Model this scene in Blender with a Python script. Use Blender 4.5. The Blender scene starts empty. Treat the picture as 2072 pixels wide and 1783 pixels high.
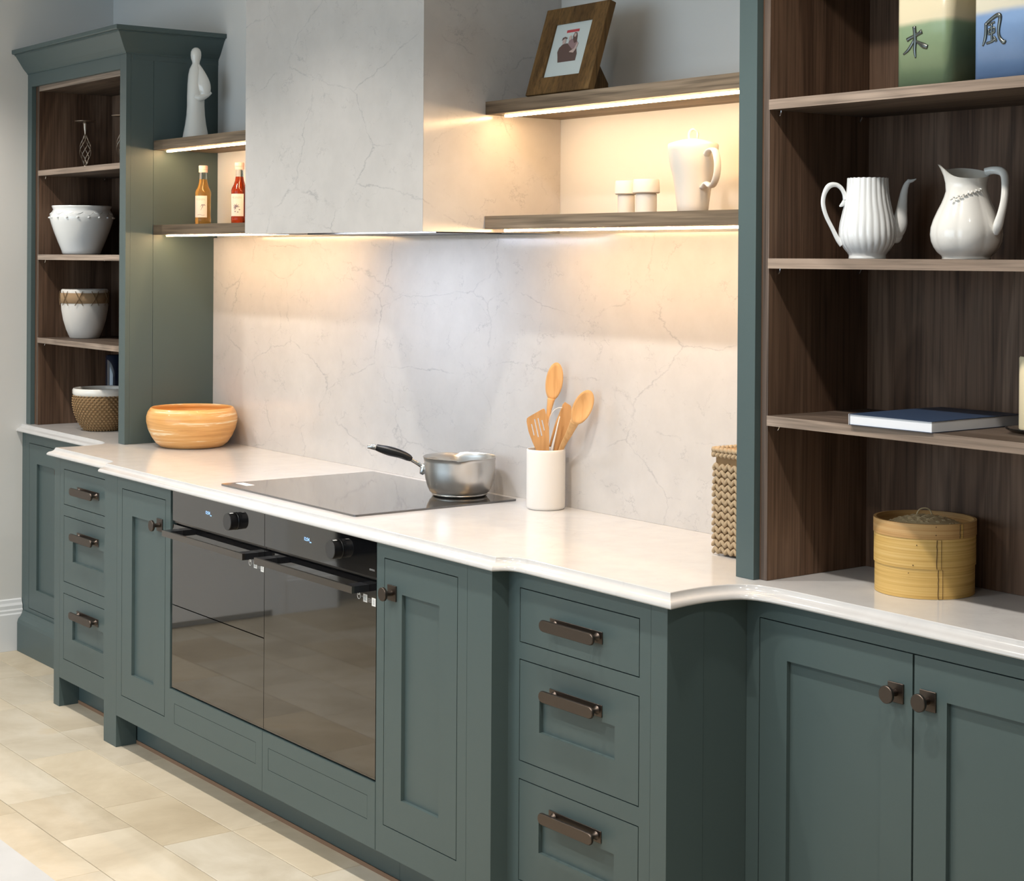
import bpy, bmesh, math, random
from math import pi, sin, cos, radians
from mathutils import Vector, Matrix
random.seed(7)
D = bpy.data
SC = bpy.context.scene
COL = SC.collection

# ------------------------------------------------------------------ camera, light, exposure
YAW = 0.92649
cam = D.cameras.new('camera'); camo = D.objects.new('camera', cam); COL.objects.link(camo)
camo.location = (4.38844, -3.07036, 1.64180)
F_PX, CX_PX, CY_PX = 3491.88, 1046.01, 540.42
PITCH, ROLL = 0.005088, 0.006374
fw = Vector((-sin(YAW)*cos(PITCH), cos(YAW)*cos(PITCH), -sin(PITCH)))
rt = Vector((cos(YAW), sin(YAW), 0)); up = rt.cross(fw)
r2 = cos(ROLL)*rt + sin(ROLL)*up; u2 = -sin(ROLL)*rt + cos(ROLL)*up
camo.rotation_euler = Matrix((r2, u2, -fw)).transposed().to_euler()
cam.sensor_fit = 'HORIZONTAL'; cam.sensor_width = 36
cam.lens = 36*F_PX/2072
cam.shift_x = (1036-CX_PX)/2072
cam.shift_y = (CY_PX-891.5)/2072
cam.clip_start = 0.05
SC.camera = camo

SC.view_settings.view_transform = 'Standard'
SC.view_settings.look = 'None'
SC.view_settings.gamma = 1.0
SC.view_settings.exposure = 0.19
SC.view_settings.use_curve_mapping = False

W = D.worlds.new('world'); SC.world = W; W.use_nodes = True
W.node_tree.nodes['Background'].inputs[0].default_value = (0.80, 0.90, 1.0, 1)
W.node_tree.nodes['Background'].inputs[1].default_value = 0.6

def area(name, loc, rot, sx, sy, power, color):
    l = D.lights.new(name, 'AREA'); l.shape = 'RECTANGLE'; l.size = sx; l.size_y = sy
    l.energy = power; l.color = color
    o = D.objects.new(name, l); o.location = loc; o.rotation_euler = rot; COL.objects.link(o); return o
def spot(x, y, z, power, color, size=110, blend=.7, rad=.03, tx=0, ty=0):
    l = D.lights.new('ceiling_downlight', 'SPOT'); l.energy = power; l.color = color
    l.spot_size = radians(size); l.spot_blend = blend; l.shadow_soft_size = rad
    o = D.objects.new('ceiling_downlight', l); o.location = (x, y, z)
    o.rotation_euler = (tx, ty, 0); COL.objects.link(o); return o

# added area light as cool daylight fill before the far wall; no window built 
area('daylight_fill', (0.6, -6.3, 1.6), (radians(90), 0, 0), 5.5, 2.4, 98, (0.64, 0.83, 1.0))
for x, p, sz in ((-2.15, 58, 124), (-1.05, 54, 118), (0.05, 38, 112), (1.13, 58, 118), (1.98, 62, 152), (3.1, 34, 120)):
    spot(x, -1.15, 2.78, p, (1.0, 0.93, 0.84), size=sz, rad=.035)
for x in (-1.6, 0.05, 1.7, 3.35):
    spot(x, -2.75, 2.78, 66, (1.0, 0.94, 0.86), tx=radians(12), rad=.035)

# ------------------------------------------------------------------ materials
def mat(name, color=(.8,.8,.8), rough=.5, metal=0, spec=.5, coat=0, emit=None, es=0, trans=0, ior=1.5):
    m = D.materials.new(name); m.use_nodes = True
    b = m.node_tree.nodes['Principled BSDF']
    b.inputs['Base Color'].default_value = (*color, 1); b.inputs['Roughness'].default_value = rough
    b.inputs['Metallic'].default_value = metal; b.inputs['Specular IOR Level'].default_value = spec
    b.inputs['Coat Weight'].default_value = coat; b.inputs['Coat Roughness'].default_value = .05
    b.inputs['Transmission Weight'].default_value = trans; b.inputs['IOR'].default_value = ior
    if emit: b.inputs['Emission Color'].default_value = (*emit, 1); b.inputs['Emission Strength'].default_value = es
    return m
class NT:
    def __init__(s, m): s.t = m.node_tree; s.b = s.t.nodes['Principled BSDF']
    def n(s, typ, **kw):
        x = s.t.nodes.new(typ)
        for k, v in kw.items():
            if k in x.inputs: x.inputs[k].default_value = v
            else: setattr(x, k, v)
        return x
    def l(s, a, b): s.t.links.new(a, b)
    def coords(s, scale=(1,1,1), kind='Object', rot=(0,0,0)):
        tc = s.n('ShaderNodeTexCoord'); mp = s.n('ShaderNodeMapping'); mp.inputs['Scale'].default_value = scale
        mp.inputs['Rotation'].default_value = rot
        s.l(tc.outputs[kind], mp.inputs[0]); return mp.outputs[0]
    def noise(s, vec, scale, detail=4, rough=.5, dist=0):
        x = s.n('ShaderNodeTexNoise'); x.inputs['Scale'].default_value = scale; x.inputs['Detail'].default_value = detail
        x.inputs['Roughness'].default_value = rough; x.inputs['Distortion'].default_value = dist
        s.l(vec, x.inputs['Vector']); return x.outputs['Fac'] if 'Fac' in x.outputs else x.outputs[0]
    def ramp(s, fac, stops):
        r = s.n('ShaderNodeValToRGB'); e = r.color_ramp.elements
        while len(e) < len(stops): e.new(.5)
        for i, (p, c) in enumerate(stops):
            e[i].position = p; e[i].color = (*c, 1) if len(c) == 3 else c
        s.l(fac, r.inputs[0]); return r.outputs[0]
    def math(s, op, a, b=None, clamp=False):
        x = s.n('ShaderNodeMath'); x.operation = op; x.use_clamp = clamp
        for i, v in enumerate((a, b)):
            if v is None: continue
            if isinstance(v, (int, float)): x.inputs[i].default_value = v
            else: s.l(v, x.inputs[i])
        return x.outputs[0]
    def mix(s, f, a, b, mode='MIX'):
        x = s.n('ShaderNodeMixRGB'); x.blend_type = mode
        for i, v in ((0, f), (1, a), (2, b)):
            if isinstance(v, (int, float)): x.inputs[i].default_value = v
            elif isinstance(v, tuple): x.inputs[i].default_value = (*v, 1)
            else: s.l(v, x.inputs[i])
        return x.outputs[0]
    def bump(s, h, strength=.1, dist=.01):
        x = s.n('ShaderNodeBump'); x.inputs['Strength'].default_value = strength; x.inputs['Distance'].default_value = dist
        s.l(h, x.inputs['Height']); s.l(x.outputs[0], s.b.inputs['Normal'])
    def col(s, c): s.l(c, s.b.inputs['Base Color'])

def wood(name, c0, c1, c2, axis='z', rough=.55, scale=1.0, seam=True):
    m = mat(name, rough=max(rough, .6), spec=.2); t = NT(m)
    st = {'z': (5.5, 5.5, .6), 'x': (.6, 6, 6), 'y': (6, .6, 6)}[axis]
    v = t.coords(tuple(a*scale for a in st))
    big = t.noise(v, 1.0, 2, .45, 1.5)
    fi = {'z': (140, 140, 3), 'x': (3, 140, 140), 'y': (140, 3, 140)}[axis]
    fine = t.noise(t.coords(tuple(a*scale for a in fi)), 1.0, 3, .6)
    ringv = t.math('FRACT', t.math('MULTIPLY', big, 7.0))
    rg = t.ramp(ringv, [(0, (.35,)*3), (.5, (1,)*3), (1, (.35,)*3)])
    base = t.ramp(big, [(.32, c0), (.52, c1), (.72, c2)])
    base = t.mix(.42, base, rg, 'MULTIPLY')
    fr = t.ramp(fine, [(.30, (.45,)*3), (.55, (1,)*3), (1, (1.15,)*3)])
    base = t.mix(.8, base, fr, 'MULTIPLY')
    t.col(base); t.bump(fine, .12, .002)
    return m

def quartz(name, base, vein, veins=1.0, rough=.16):
    m = mat(name, rough=rough, spec=.5); t = NT(m)
    v = t.coords()
    # warped voronoi edge lines masked by noise = fine broken veins
    cur = None
    for sc, wd, mk, ds, ns, zs in ((2.1, .0045, .46, .13, 5, 1.7), (5.6, .009, .51, .26, 8, 1.2)):
        vz = t.coords((1, 1, zs), rot=(.3, .25, .2))
        n1 = t.n('ShaderNodeTexNoise'); n1.inputs['Scale'].default_value = ns; n1.inputs['Detail'].default_value = 9
        n1.inputs['Roughness'].default_value = .66
        t.l(vz, n1.inputs['Vector'])
        add = t.n('ShaderNodeVectorMath'); add.operation = 'MULTIPLY_ADD'
        t.l(n1.outputs['Color'], add.inputs[0]); add.inputs[1].default_value = (ds, ds, ds); t.l(vz, add.inputs[2])
        vo = t.n('ShaderNodeTexVoronoi'); vo.feature = 'DISTANCE_TO_EDGE'; vo.inputs['Scale'].default_value = sc
        t.l(add.outputs[0], vo.inputs['Vector'])
        line = t.ramp(vo.outputs[0], [(0, (1,)*3), (wd, (.35,)*3), (wd*2.2, (0,)*3)])
        mask = t.ramp(t.noise(v, 6.0 if sc < 4 else 13, 6, .7), [(mk-.03, (0,)*3), (mk+.12, (1,)*3)])
        x = t.mix(1, line, mask, 'MULTIPLY')
        cur = x if cur is None else t.mix(1, cur, x, 'LIGHTEN')
    # small dark specks
    sp = t.ramp(t.noise(v, 55, 4, .7, .8), [(.69, (0,)*3), (.74, (.6,)*3)])
    spm = t.ramp(t.noise(v, 9, 2, .5), [(.5, (0,)*3), (.62, (1,)*3)])
    cur = t.mix(1, cur, t.mix(1, sp, spm, 'MULTIPLY'), 'LIGHTEN')
    cloud = t.ramp(t.noise(v, 14, 5, .6), [(.35, tuple(c*.94 for c in base)), (.65, base)])
    f = t.math('MULTIPLY', cur, veins)
    t.col(t.mix(f, cloud, vein))
    return m

M = {}
def paint(name, c, rough=.42):
    m = mat(name, c, rough, spec=.4); t = NT(m)
    t.bump(t.noise(t.coords(), 420, 2, .5), .05, .001); return m
M['green'] = paint('teal_green_satin_paint', (.074, .107, .108))
M['painted_shade'] = mat('painted_shade_black', (.01, .012, .012), .8)  # near-black colour paints in the shade behind cabinet gaps and in the corridor
M['wall'] = paint('pale_grey_wall_paint', (.72, .71, .685), .75)
M['trimw'] = paint('white_trim_paint', (.78, .79, .80), .4)
M['ceil'] = mat('ceiling_paint', (.8, .8, .78), .9)
M['quartz'] = quartz('white_quartz_worktop', (.60, .59, .585), (.36, .35, .34), .22, .14)
M['splash'] = quartz('veined_quartz_cladding', (.57, .545, .525), (.24, .23, .25), .48, .17)
dk = ((.095, .052, .032), (.170, .100, .064), (.235, .148, .100))
M['wood_v'] = wood('dark_oak_vertical', *dk, 'z')
M['wood_x'] = wood('dark_oak_shelf', (.07, .049, .036), (.13, .095, .073), (.18, .137, .107), 'x')
lt = ((.26, .195, .15), (.37, .285, .225), (.45, .36, .295))
M['edge_x'] = wood('oak_edge_banding', *lt, 'x')
M['edge_z'] = wood('oak_edge_upright', (.10, .072, .056), (.16, .118, .094), (.20, .15, .125), 'z')
fl = ((.17, .122, .080), (.26, .195, .135), (.33, .255, .185))
M['float'] = wood('grey_brown_oak', *fl, 'x')
M['glass'] = mat('black_oven_glass', (.006, .006, .007), .035, spec=.9, coat=.3, ior=1.6)
M['hobg'] = mat('hob_glass', (.012, .010, .009), .05, spec=1.0, coat=.8, ior=1.6)
M['blackm'] = mat('black_satin_metal', (.012, .013, .016), .3, spec=.5)
M['steeld'] = mat('dark_steel', (.19, .175, .165), .28, 1)
M['black'] = mat('black_plastic', (.006, .006, .007), .32)
M['dialf'] = mat('dial_face', (.075, .075, .078), .4, .5)
M['bronze'] = mat('bronzed_metal', (.105, .086, .075), .38, 1)
M['white_st'] = mat('white_sticker', (.85, .85, .84), .5)
M['grey_st'] = mat('grey_print', (.30, .30, .30), .6)
M['disp'] = mat('display_glow', (.2, .4, .8), .5, emit=(.35, .6, 1.0), es=1.3)
M['led'] = mat('warm_led_strip', (1, .9, .8), .5, emit=(1.0, .64, .32), es=68)
M['ledc'] = mat('cool_led_strip', (1, 1, 1), .5, emit=(.80, .86, 1.0), es=170)
M['alu'] = mat('led_profile', (.6, .58, .55), .35, .6)
M['porc'] = mat('white_porcelain', (.88, .90, .90), .12, coat=.5)
M['cream_p'] = mat('ivory_porcelain', (.86, .84, .79), .13, coat=.5)
M['matte_w'] = mat('matte_cream_ceramic', (.76, .71, .64), .6)
M['stone_w'] = mat('matte_white_stoneware', (.74, .71, .67), .5)
M['darkin'] = mat('inside_shadow', (.08, .08, .08), .7)
M['candle'] = mat('ivory_wax', (.80, .68, .45), .5)
M['glassc'] = mat('clear_glass', (.9, .93, .93), .03, trans=1.0, ior=1.45)
M['paper'] = mat('book_pages', (.80, .82, .87), .8)
M['blue_c'] = mat('navy_cover', (.020, .040, .085), .45)
m = mat('bamboo', rough=.5, spec=.35); t = NT(m); M['steam'] = m
t.col(t.ramp(t.noise(t.coords((2.5, 2.5, 260)), 1.0, 3, .6), [(.30, (.50, .29, .08)), (.5, (.66, .42, .13)), (.72, (.74, .51, .20))]))
m = mat('bamboo_warm', rough=.5, spec=.35); t = NT(m); M['steam_l'] = m
t.col(t.ramp(t.noise(t.coords((2.5, 2.5, 260)), 1.0, 3, .6), [(.30, (.46, .25, .09)), (.5, (.56, .33, .13)), (.72, (.62, .40, .18))]))
M['steam_w'] = mat('woven_bamboo', (.52, .40, .23), .7)
M['stitch'] = mat('dark_stitch', (.10, .055, .02), .8)
m = mat('beech_wood', rough=.55, spec=.3); t = NT(m); M['beech'] = m; t.col(t.ramp(t.noise(t.coords((60, 60, 6)), 1.0, 3, .6), [(.35, (.60, .33, .13)), (.55, (.70, .41, .18))]))
m = mat('beech_wood_dark', rough=.55, spec=.3); t = NT(m); M['beech_d'] = m; t.col(t.ramp(t.noise(t.coords((60, 60, 6)), 1.0, 3, .6), [(.35, (.46, .24, .09)), (.55, (.56, .31, .13))]))
M['steel'] = mat('brushed_steel', (.62, .60, .57), .32, 1)
M['chrome'] = mat('chrome', (.75, .75, .75), .1, 1)
M['straw'] = mat('seagrass', (.42, .31, .19), .8)
M['straw_d'] = mat('woven_rush', (.30, .185, .085), .8)
M['cap'] = mat('pink_cap', (.80, .52, .48), .4)
M['syrup1'] = mat('golden_syrup', (.86, .50, .14), .04, spec=.6, trans=.85, ior=1.35)
M['syrup2'] = mat('red_amber_syrup', (.42, .05, .01), .04, spec=.6, trans=.8, ior=1.35)
M['label'] = mat('bottle_label', (.78, .70, .62), .6)
M['inkp'] = mat('label_ink', (.25, .20, .22), .7)
M['inkg'] = mat('label_letters', (.50, .46, .36), .7)
M['frame'] = wood('walnut_frame', (.10, .052, .018), (.18, .098, .034), (.23, .135, .052), 'z', .5)
M['photo'] = mat('photo_paper', (.60, .66, .65), .3)
M['red'] = mat('red_print', (.50, .06, .07), .5)
M['brownp'] = mat('brown_print', (.12, .07, .06), .5)
M['skin'] = mat('pale_print', (.55, .42, .38), .5)
M['mauve'] = mat('mauve_print', (.30, .19, .19), .5)
M['iron'] = mat('wrought_metal', (.42, .36, .30), .35, 1)
M['navy'] = mat('navy_glaze', (.006, .014, .035), .08, coat=1)
M['jute'] = mat('jute_band', (.34, .22, .12), .85)
M['twine'] = mat('brown_twine', (.17, .11, .055), .85)
M['silver'] = mat('silver_relief', (.16, .17, .16), .22, 1)
M['grout'] = mat('grout', (.40, .36, .30), .9)
M['brownstrip'] = mat('brown_seal', (.22, .13, .08), .6)

m = mat('turned_wood', rough=.38, coat=.25); t = NT(m)
v = t.coords((3.0, 3.0, 75)); a = t.noise(v, 1.2, 4, .62, .5)
t.col(t.ramp(a, [(.33, (.62, .30, .085)), (.50, (.76, .40, .13)), (.58, (.78, .45, .17)), (.63, (.90, .76, .52)), (.70, (.76, .42, .15))]))
M['bowlw'] = m
m = mat('limestone_floor', rough=.5, spec=.35); t = NT(m)
oi = t.n('ShaderNodeObjectInfo'); tc = t.n('ShaderNodeNewGeometry')
v2 = t.n('ShaderNodeVectorMath'); v2.operation = 'MULTIPLY_ADD'
cb = t.n('ShaderNodeCombineXYZ'); t.l(oi.outputs['Random'], cb.inputs[2]); t.l(cb.outputs[0], v2.inputs[0]); v2.inputs[1].default_value = (9, 9, 9)
t.l(tc.outputs['Position'], v2.inputs[2])
cl = t.ramp(t.noise(v2.outputs[0], 2.6, 6, .62, .5), [(.30, (.46, .40, .31)), (.48, (.56, .50, .40)), (.62, (.63, .575, .48)), (.75, (.58, .48, .33))])
rnd = t.ramp(oi.outputs['Random'], [(0, (.90, .85, .76)), (.35, (1, .99, .97)), (.7, (.94, .95, .95)), (1, (1.04, .99, .90))])
t.col(t.mix(1, cl, rnd, 'MULTIPLY')); t.bump(t.noise(tc.outputs['Position'], 40, 6, .7), .08, .002)
M['tile'] = m
def two_glaze(name, top, bot, zb):
    m = mat(name, rough=.3, coat=.12); t = NT(m)
    v = t.coords(); sep = t.n('ShaderNodeSeparateXYZ'); t.l(v, sep.inputs[0])
    h = t.math('ADD', sep.outputs[2], t.math('MULTIPLY', t.noise(v, 14, 2), .012))
    f = t.ramp(h, [(zb, (0,)*3), (zb+.012, (1,)*3)])
    b2 = t.mix(t.noise(v, 9, 5, .6), bot, tuple(min(1, c*1.35) for c in bot))
    t.col(t.mix(f, b2, top)); return m
M['gl_green'] = two_glaze('green_cream_glaze', (.66, .58, .40), (.19, .26, .15), .128)
M['gl_blue'] = two_glaze('blue_cream_glaze', (.62, .58, .46), (.16, .26, .45), .131)

# ------------------------------------------------------------------ mesh helpers
def link(name, bm, m, parent=None, smooth=False, loc=None, bev=0, kind=None, autosmooth=None):
    if bev:
        es = [e for e in bm.edges if len(e.link_faces) == 2 and e.calc_face_angle(0) > .5]
        bmesh.ops.bevel(bm, geom=es, offset=bev, segments=2 if bev > .0025 else 1, affect='EDGES', clamp_overlap=True)
    bmesh.ops.recalc_face_normals(bm, faces=bm.faces[:])
    me = D.meshes.new(name)
    if smooth:
        for f in bm.faces: f.smooth = True
        if autosmooth:
            for e in bm.edges:
                if len(e.link_faces) == 2 and e.calc_face_angle(0) > autosmooth: e.smooth = False
    bm.to_mesh(me); bm.free()
    ms = m if isinstance(m, (list, tuple)) else [m]
    for q in ms: me.materials.append(M[q] if isinstance(q, str) else q)
    o = D.objects.new(name, me); COL.objects.link(o)
    if parent: o.parent = parent
    if loc: o.location = loc
    if kind: o['kind'] = kind
    return o
def nb(): return bmesh.new()
def box(bm, x0, x1, y0, y1, z0, z1, mi=0):
    x0, x1 = min(x0, x1), max(x0, x1); y0, y1 = min(y0, y1), max(y0, y1); z0, z1 = min(z0, z1), max(z0, z1)
    v = [bm.verts.new((x, y, z)) for x in (x0, x1) for y in (y0, y1) for z in (z0, z1)]
    for f in ((0,1,3,2), (4,6,7,5), (0,4,5,1), (2,3,7,6), (0,2,6,4), (1,5,7,3)):
        q = bm.faces.new([v[i] for i in f]); q.material_index = mi
    return bm
def prism(bm, pts, d0, d1, ax='y', mi=0):
    """polygon pts in the plane normal to ax, extruded d0..d1"""
    def P(p, d):
        return {'y': (p[0], d, p[1]), 'x': (d, p[0], p[1]), 'z': (p[0], p[1], d)}[ax]
    a = [bm.verts.new(P(p, d0)) for p in pts]; b = [bm.verts.new(P(p, d1)) for p in pts]
    f = [bm.faces.new(a), bm.faces.new(b[::-1])]
    n = len(pts)
    for i in range(n): f.append(bm.faces.new((a[i], a[(i+1) % n], b[(i+1) % n], b[i])))
    for q in f: q.material_index = mi
    return bm
def lathe(bm, prof, seg=48, c=(0,0), fn=None, close=False, mi=0):
    """prof: (r, z) list; fn(ang, r, z, i) -> (r, z) modulates"""
    rings = []
    for i, (r, z) in enumerate(prof):
        if r < 1e-6: rings.append([bm.verts.new((c[0], c[1], z))]); continue
        ring = []
        for k in range(seg):
            a = 2*pi*k/seg; rr, zz = (r, z) if not fn else fn(a, r, z, i)
            ring.append(bm.verts.new((c[0]+rr*cos(a), c[1]+rr*sin(a), zz)))
        rings.append(ring)
    for A, B in zip(rings, rings[1:]):
        if len(A) == 1 and len(B) == 1: continue
        for k in range(seg):
            k2 = (k+1) % seg
            if len(A) == 1: q = bm.faces.new((A[0], B[k], B[k2]))
            elif len(B) == 1: q = bm.faces.new((A[k], A[k2], B[0]))
            else: q = bm.faces.new((A[k], A[k2], B[k2], B[k]))
            q.material_index = mi
    if close:
        for R in (rings[0], rings[-1]):
            if len(R) > 2: bm.faces.new(R)
    return bm
def catmull(pts, n=6):
    P = [Vector(p) for p in pts]; out = []
    for i in range(len(P)-1):
        p0 = P[max(i-1, 0)]; p1 = P[i]; p2 = P[i+1]; p3 = P[min(i+2, len(P)-1)]
        for k in range(n):
            t = k/n
            out.append(.5*((2*p1)+(p2-p0)*t+(2*p0-5*p1+4*p2-p3)*t*t+(3*p1-p0-3*p2+p3)*t**3))
    out.append(P[-1]); return out
def tube(bm, pts, rad, seg=8, n=5, flat=1.0, side=None, smooth=True, mi=0):
    """swept tube; rad number or list per control point; flat squashes along `side`"""
    rl = rad if isinstance(rad, (list, tuple)) else [rad]*len(pts)
    if smooth and len(pts) > 2:
        q = catmull([(*p, ) for p in pts], n)
        rr = [x.x for x in catmull([(r, 0, 0) for r in rl], n)]
    else: q = [Vector(p) for p in pts]; rr = list(rl)
    rings = []; ref = Vector(side) if side else None; last = None
    for i, p in enumerate(q):
        t = (q[min(i+1, len(q)-1)]-q[max(i-1, 0)]).normalized()
        if ref is not None: a = ref - t*ref.dot(t)
        elif last is None: a = t.orthogonal()
        else: a = last - t*last.dot(t)
        a.normalize(); last = a; b = t.cross(a)
        r = max(rr[i], 1e-5)
        rings.append([bm.verts.new(p + a*(r*flat*cos(2*pi*k/seg)) + b*(r*sin(2*pi*k/seg))) for k in range(seg)])
    for A, B in zip(rings, rings[1:]):
        for k in range(seg):
            f = bm.faces.new((A[k], A[(k+1) % seg], B[(k+1) % seg], B[k])); f.material_index = mi
    for R in (rings[0], rings[-1]):
        f = bm.faces.new(R); f.material_index = mi
    return bm
_SPH = {}
def ell(bm, c, r, R=None, u=8, v=6, mi=0):
    if (u, v) not in _SPH:
        P = [(0, 0, 1)]+[(sin(pi*j/v)*cos(2*pi*i/u), sin(pi*j/v)*sin(2*pi*i/u), cos(pi*j/v)) for j in range(1, v) for i in range(u)]+[(0, 0, -1)]
        F = [(0, 1+i, 1+(i+1) % u) for i in range(u)]
        for j in range(v-2):
            a = 1+j*u; F += [(a+i, a+u+i, a+u+(i+1) % u, a+(i+1) % u) for i in range(u)]
        a = 1+(v-2)*u; n = len(P)-1; F += [(a+i, n, a+(i+1) % u) for i in range(u)]
        _SPH[(u, v)] = (P, F)
    P, F = _SPH[(u, v)]
    m = Matrix.Translation(c) @ (R or Matrix()) @ Matrix.Diagonal((*r, 1))
    vs = [bm.verts.new(m @ Vector(p)) for p in P]
    for f in F: q = bm.faces.new([vs[i] for i in f]); q.material_index = mi
    return bm
def thing(name, label, cat, loc=(0,0,0), rz=0, group=None):
    o = D.objects.new(name, None); COL.objects.link(o); o.empty_display_size = .1
    o.location = loc; o.rotation_euler = (0, 0, rz); o['label'] = label; o['category'] = cat
    if group: o['group'] = group
    return o
def tag(o, label, cat, group=None):
    o['label'] = label; o['category'] = cat
    if group: o['group'] = group
    return o
def struct(o): o['kind'] = 'structure'; return o
def text_bm(body, size, depth=.0003, align='CENTER'):
    cu = D.curves.new('txt', 'FONT'); cu.body = body; cu.size = size; cu.extrude = depth
    cu.align_x = align; cu.align_y = 'CENTER'; cu.resolution_u = 2
    o = D.objects.new('txt', cu); COL.objects.link(o)
    dg = bpy.context.evaluated_depsgraph_get(); dg.update()
    me = o.evaluated_get(dg).to_mesh(); bm = nb(); bm.from_mesh(me)
    o.evaluated_get(dg).to_mesh_clear(); D.objects.remove(o); D.curves.remove(cu)
    return bm
def xf(bm, loc=(0,0,0), rx=0, ry=0, rz=0):
    from mathutils import Euler
    bmesh.ops.transform(bm, matrix=Matrix.Translation(loc) @ Euler((rx, ry, rz)).to_matrix().to_4x4(), verts=bm.verts[:]); return bm

ZT = .938; ZU = ZT-.030
F2, F1, F0, T, S, H = -.676, -.627, -.394, -.378, -.267, -.473
XW = -2.602

# ------------------------------------------------------------------ setting
struct(link('wall_back', box(nb(), -3.0, 6.8, 0, .12, 0, 2.8), 'wall'))
struct(link('wall_left', box(nb(), XW-.12, XW, -2.47, 0, 0, 2.8), 'wall'))
# wall beyond a dark doorway, seen only in the oven glass
struct(link('wall_left_far', box(nb(), XW-.12, XW, -6.5, -3.4, 0, 2.8), 'wall'))
struct(link('wall_left_lintel', box(nb(), XW-.12, XW, -3.4, -2.47, 2.1, 2.8), 'wall'))
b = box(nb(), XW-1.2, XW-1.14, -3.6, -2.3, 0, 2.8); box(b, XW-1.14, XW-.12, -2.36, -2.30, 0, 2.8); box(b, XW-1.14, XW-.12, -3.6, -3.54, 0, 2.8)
struct(link('wall_corridor', b, 'painted_shade'))  # corridor darkness is put into the wall colour
struct(link('wall_front', box(nb(), -3.0, 6.8, -6.62, -6.5, 0, 2.8), 'wall'))
struct(link('wall_right', box(nb(), 6.7, 6.82, -6.5, 0, 0, 2.8), 'wall'))
struct(link('ceiling', box(nb(), -3.8, 6.8, -6.6, .1, 2.8, 2.9), 'ceil'))
# plain white door in the left wall (reflected by the oven glass)
dr = struct(link('door_1', box(nb(), XW, XW+.035, -2.12, -1.30, .03, 2.05), 'trimw', bev=.002))
for a in (-2.20, -1.295): link('door_casing', box(nb(), XW, XW+.02, a, a+.075, 0, 2.12), 'trimw', dr, bev=.003)
def baseboard(y0, y1):
    pr = [(XW, 0), (XW+.024, 0), (XW+.024, .150), (XW+.020, .156), (XW+.020, .166), (XW+.016, .172), (XW+.016, .186), (XW+.010, .196), (XW+.008, .208), (XW, .212)]
    bm = nb(); a = [bm.verts.new((p[0], y0, p[1])) for p in pr]; c = [bm.verts.new((p[0], y1, p[1])) for p in pr]
    bm.faces.new(a); bm.faces.new(c[::-1])
    for i in range(len(pr)): j = (i+1) % len(pr); bm.faces.new((a[i], a[j], c[j], c[i]))
    return bm
struct(link('baseboard_left', baseboard(-1.22, -.396), 'trimw'))
struct(link('baseboard_left', baseboard(-2.47, -2.20), 'trimw'))

floor = struct(link('floor', box(nb(), -3.8, 6.8, -6.6, .1, -.12, -.006), 'grout'))
known = {-.970: [-1.04, -.436, -.031, .62, 1.15], -1.187: [-1.35, -.632, -.234, .40, .85], -.755: [-1.30, -.805, -.031, .42],
         -1.42: [-1.05, -.55, .05, .66]}
rows = [-.10, -.32, -.54, -.755, -.970, -1.187, -1.42, -1.70, -1.93, -2.16, -2.44, -2.70, -2.92, -3.2, -3.5, -3.78, -4.1]
tid = 0
for ya, yb in zip(rows, rows[1:]):
    ks = known.get(yb, [])
    xs = []
    if ks:
        x = ks[0]
        while x > XW: x -= random.choice((.42, .55, .65)); xs.insert(0, x)
        xs += ks; x = ks[-1]
    else: x = XW - random.random()*.4; xs = [x]
    while x < 4.6: x += random.choice((.40, .50, .62)); xs.append(x)
    for x0, x1 in zip(xs, xs[1:]):
        x0 = max(x0, XW-.1) if x1 > XW else x0
        if x1 < XW: continue
        cx, cy = (x0+x1)/2, (ya+yb)/2; hx, hy = (x1-x0)/2-.0009, (ya-yb)/2-.0009
        bm = nb(); dz = random.uniform(-.0006, 0)
        lo = [bm.verts.new((sx*hx, sy*hy, -.012)) for sx, sy in ((-1,-1), (1,-1), (1,1), (-1,1))]
        md = [bm.verts.new((sx*hx, sy*hy, -.0015+dz)) for sx, sy in ((-1,-1), (1,-1), (1,1), (-1,1))]
        tp = [bm.verts.new((sx*(hx-.0015), sy*(hy-.0015), dz)) for sx, sy in ((-1,-1), (1,-1), (1,1), (-1,1))]
        bm.faces.new(tp)
        for A, B in ((lo, md), (md, tp)):
            for i in range(4): j = (i+1) % 4; bm.faces.new((A[i], A[j], B[j], B[i]))
        link('stone_tile', bm, 'tile', floor, loc=(cx, cy, 0))

# ------------------------------------------------------------------ shaker fronts
def ring(bm, x0, x1, z0, z1, a0, a1, c0, c1, yf, yb):
    """rectangular ring (outer x0..x1, z0..z1; hole a0..a1, c0..c1), front at yf back at yb"""
    O = [(x0, z0), (x1, z0), (x1, z1), (x0, z1)]; I = [(a0, c0), (a1, c0), (a1, c1), (a0, c1)]
    V = {}
    for nm, L, y in (('of', O, yf), ('if', I, yf), ('ob', O, yb), ('ib', I, yb)):
        V[nm] = [bm.verts.new((p[0], y, p[1])) for p in L]
    for i in range(4):
        j = (i+1) % 4
        bm.faces.new((V['of'][i], V['of'][j], V['if'][j], V['if'][i]))
        bm.faces.new((V['ob'][j], V['ob'][i], V['ib'][i], V['ib'][j]))
        bm.faces.new((V['of'][j], V['of'][i], V['ob'][i], V['ob'][j]))
        bm.faces.new((V['if'][i], V['if'][j], V['ib'][j], V['ib'][i]))
    return bm
GAP = .0025
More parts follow.
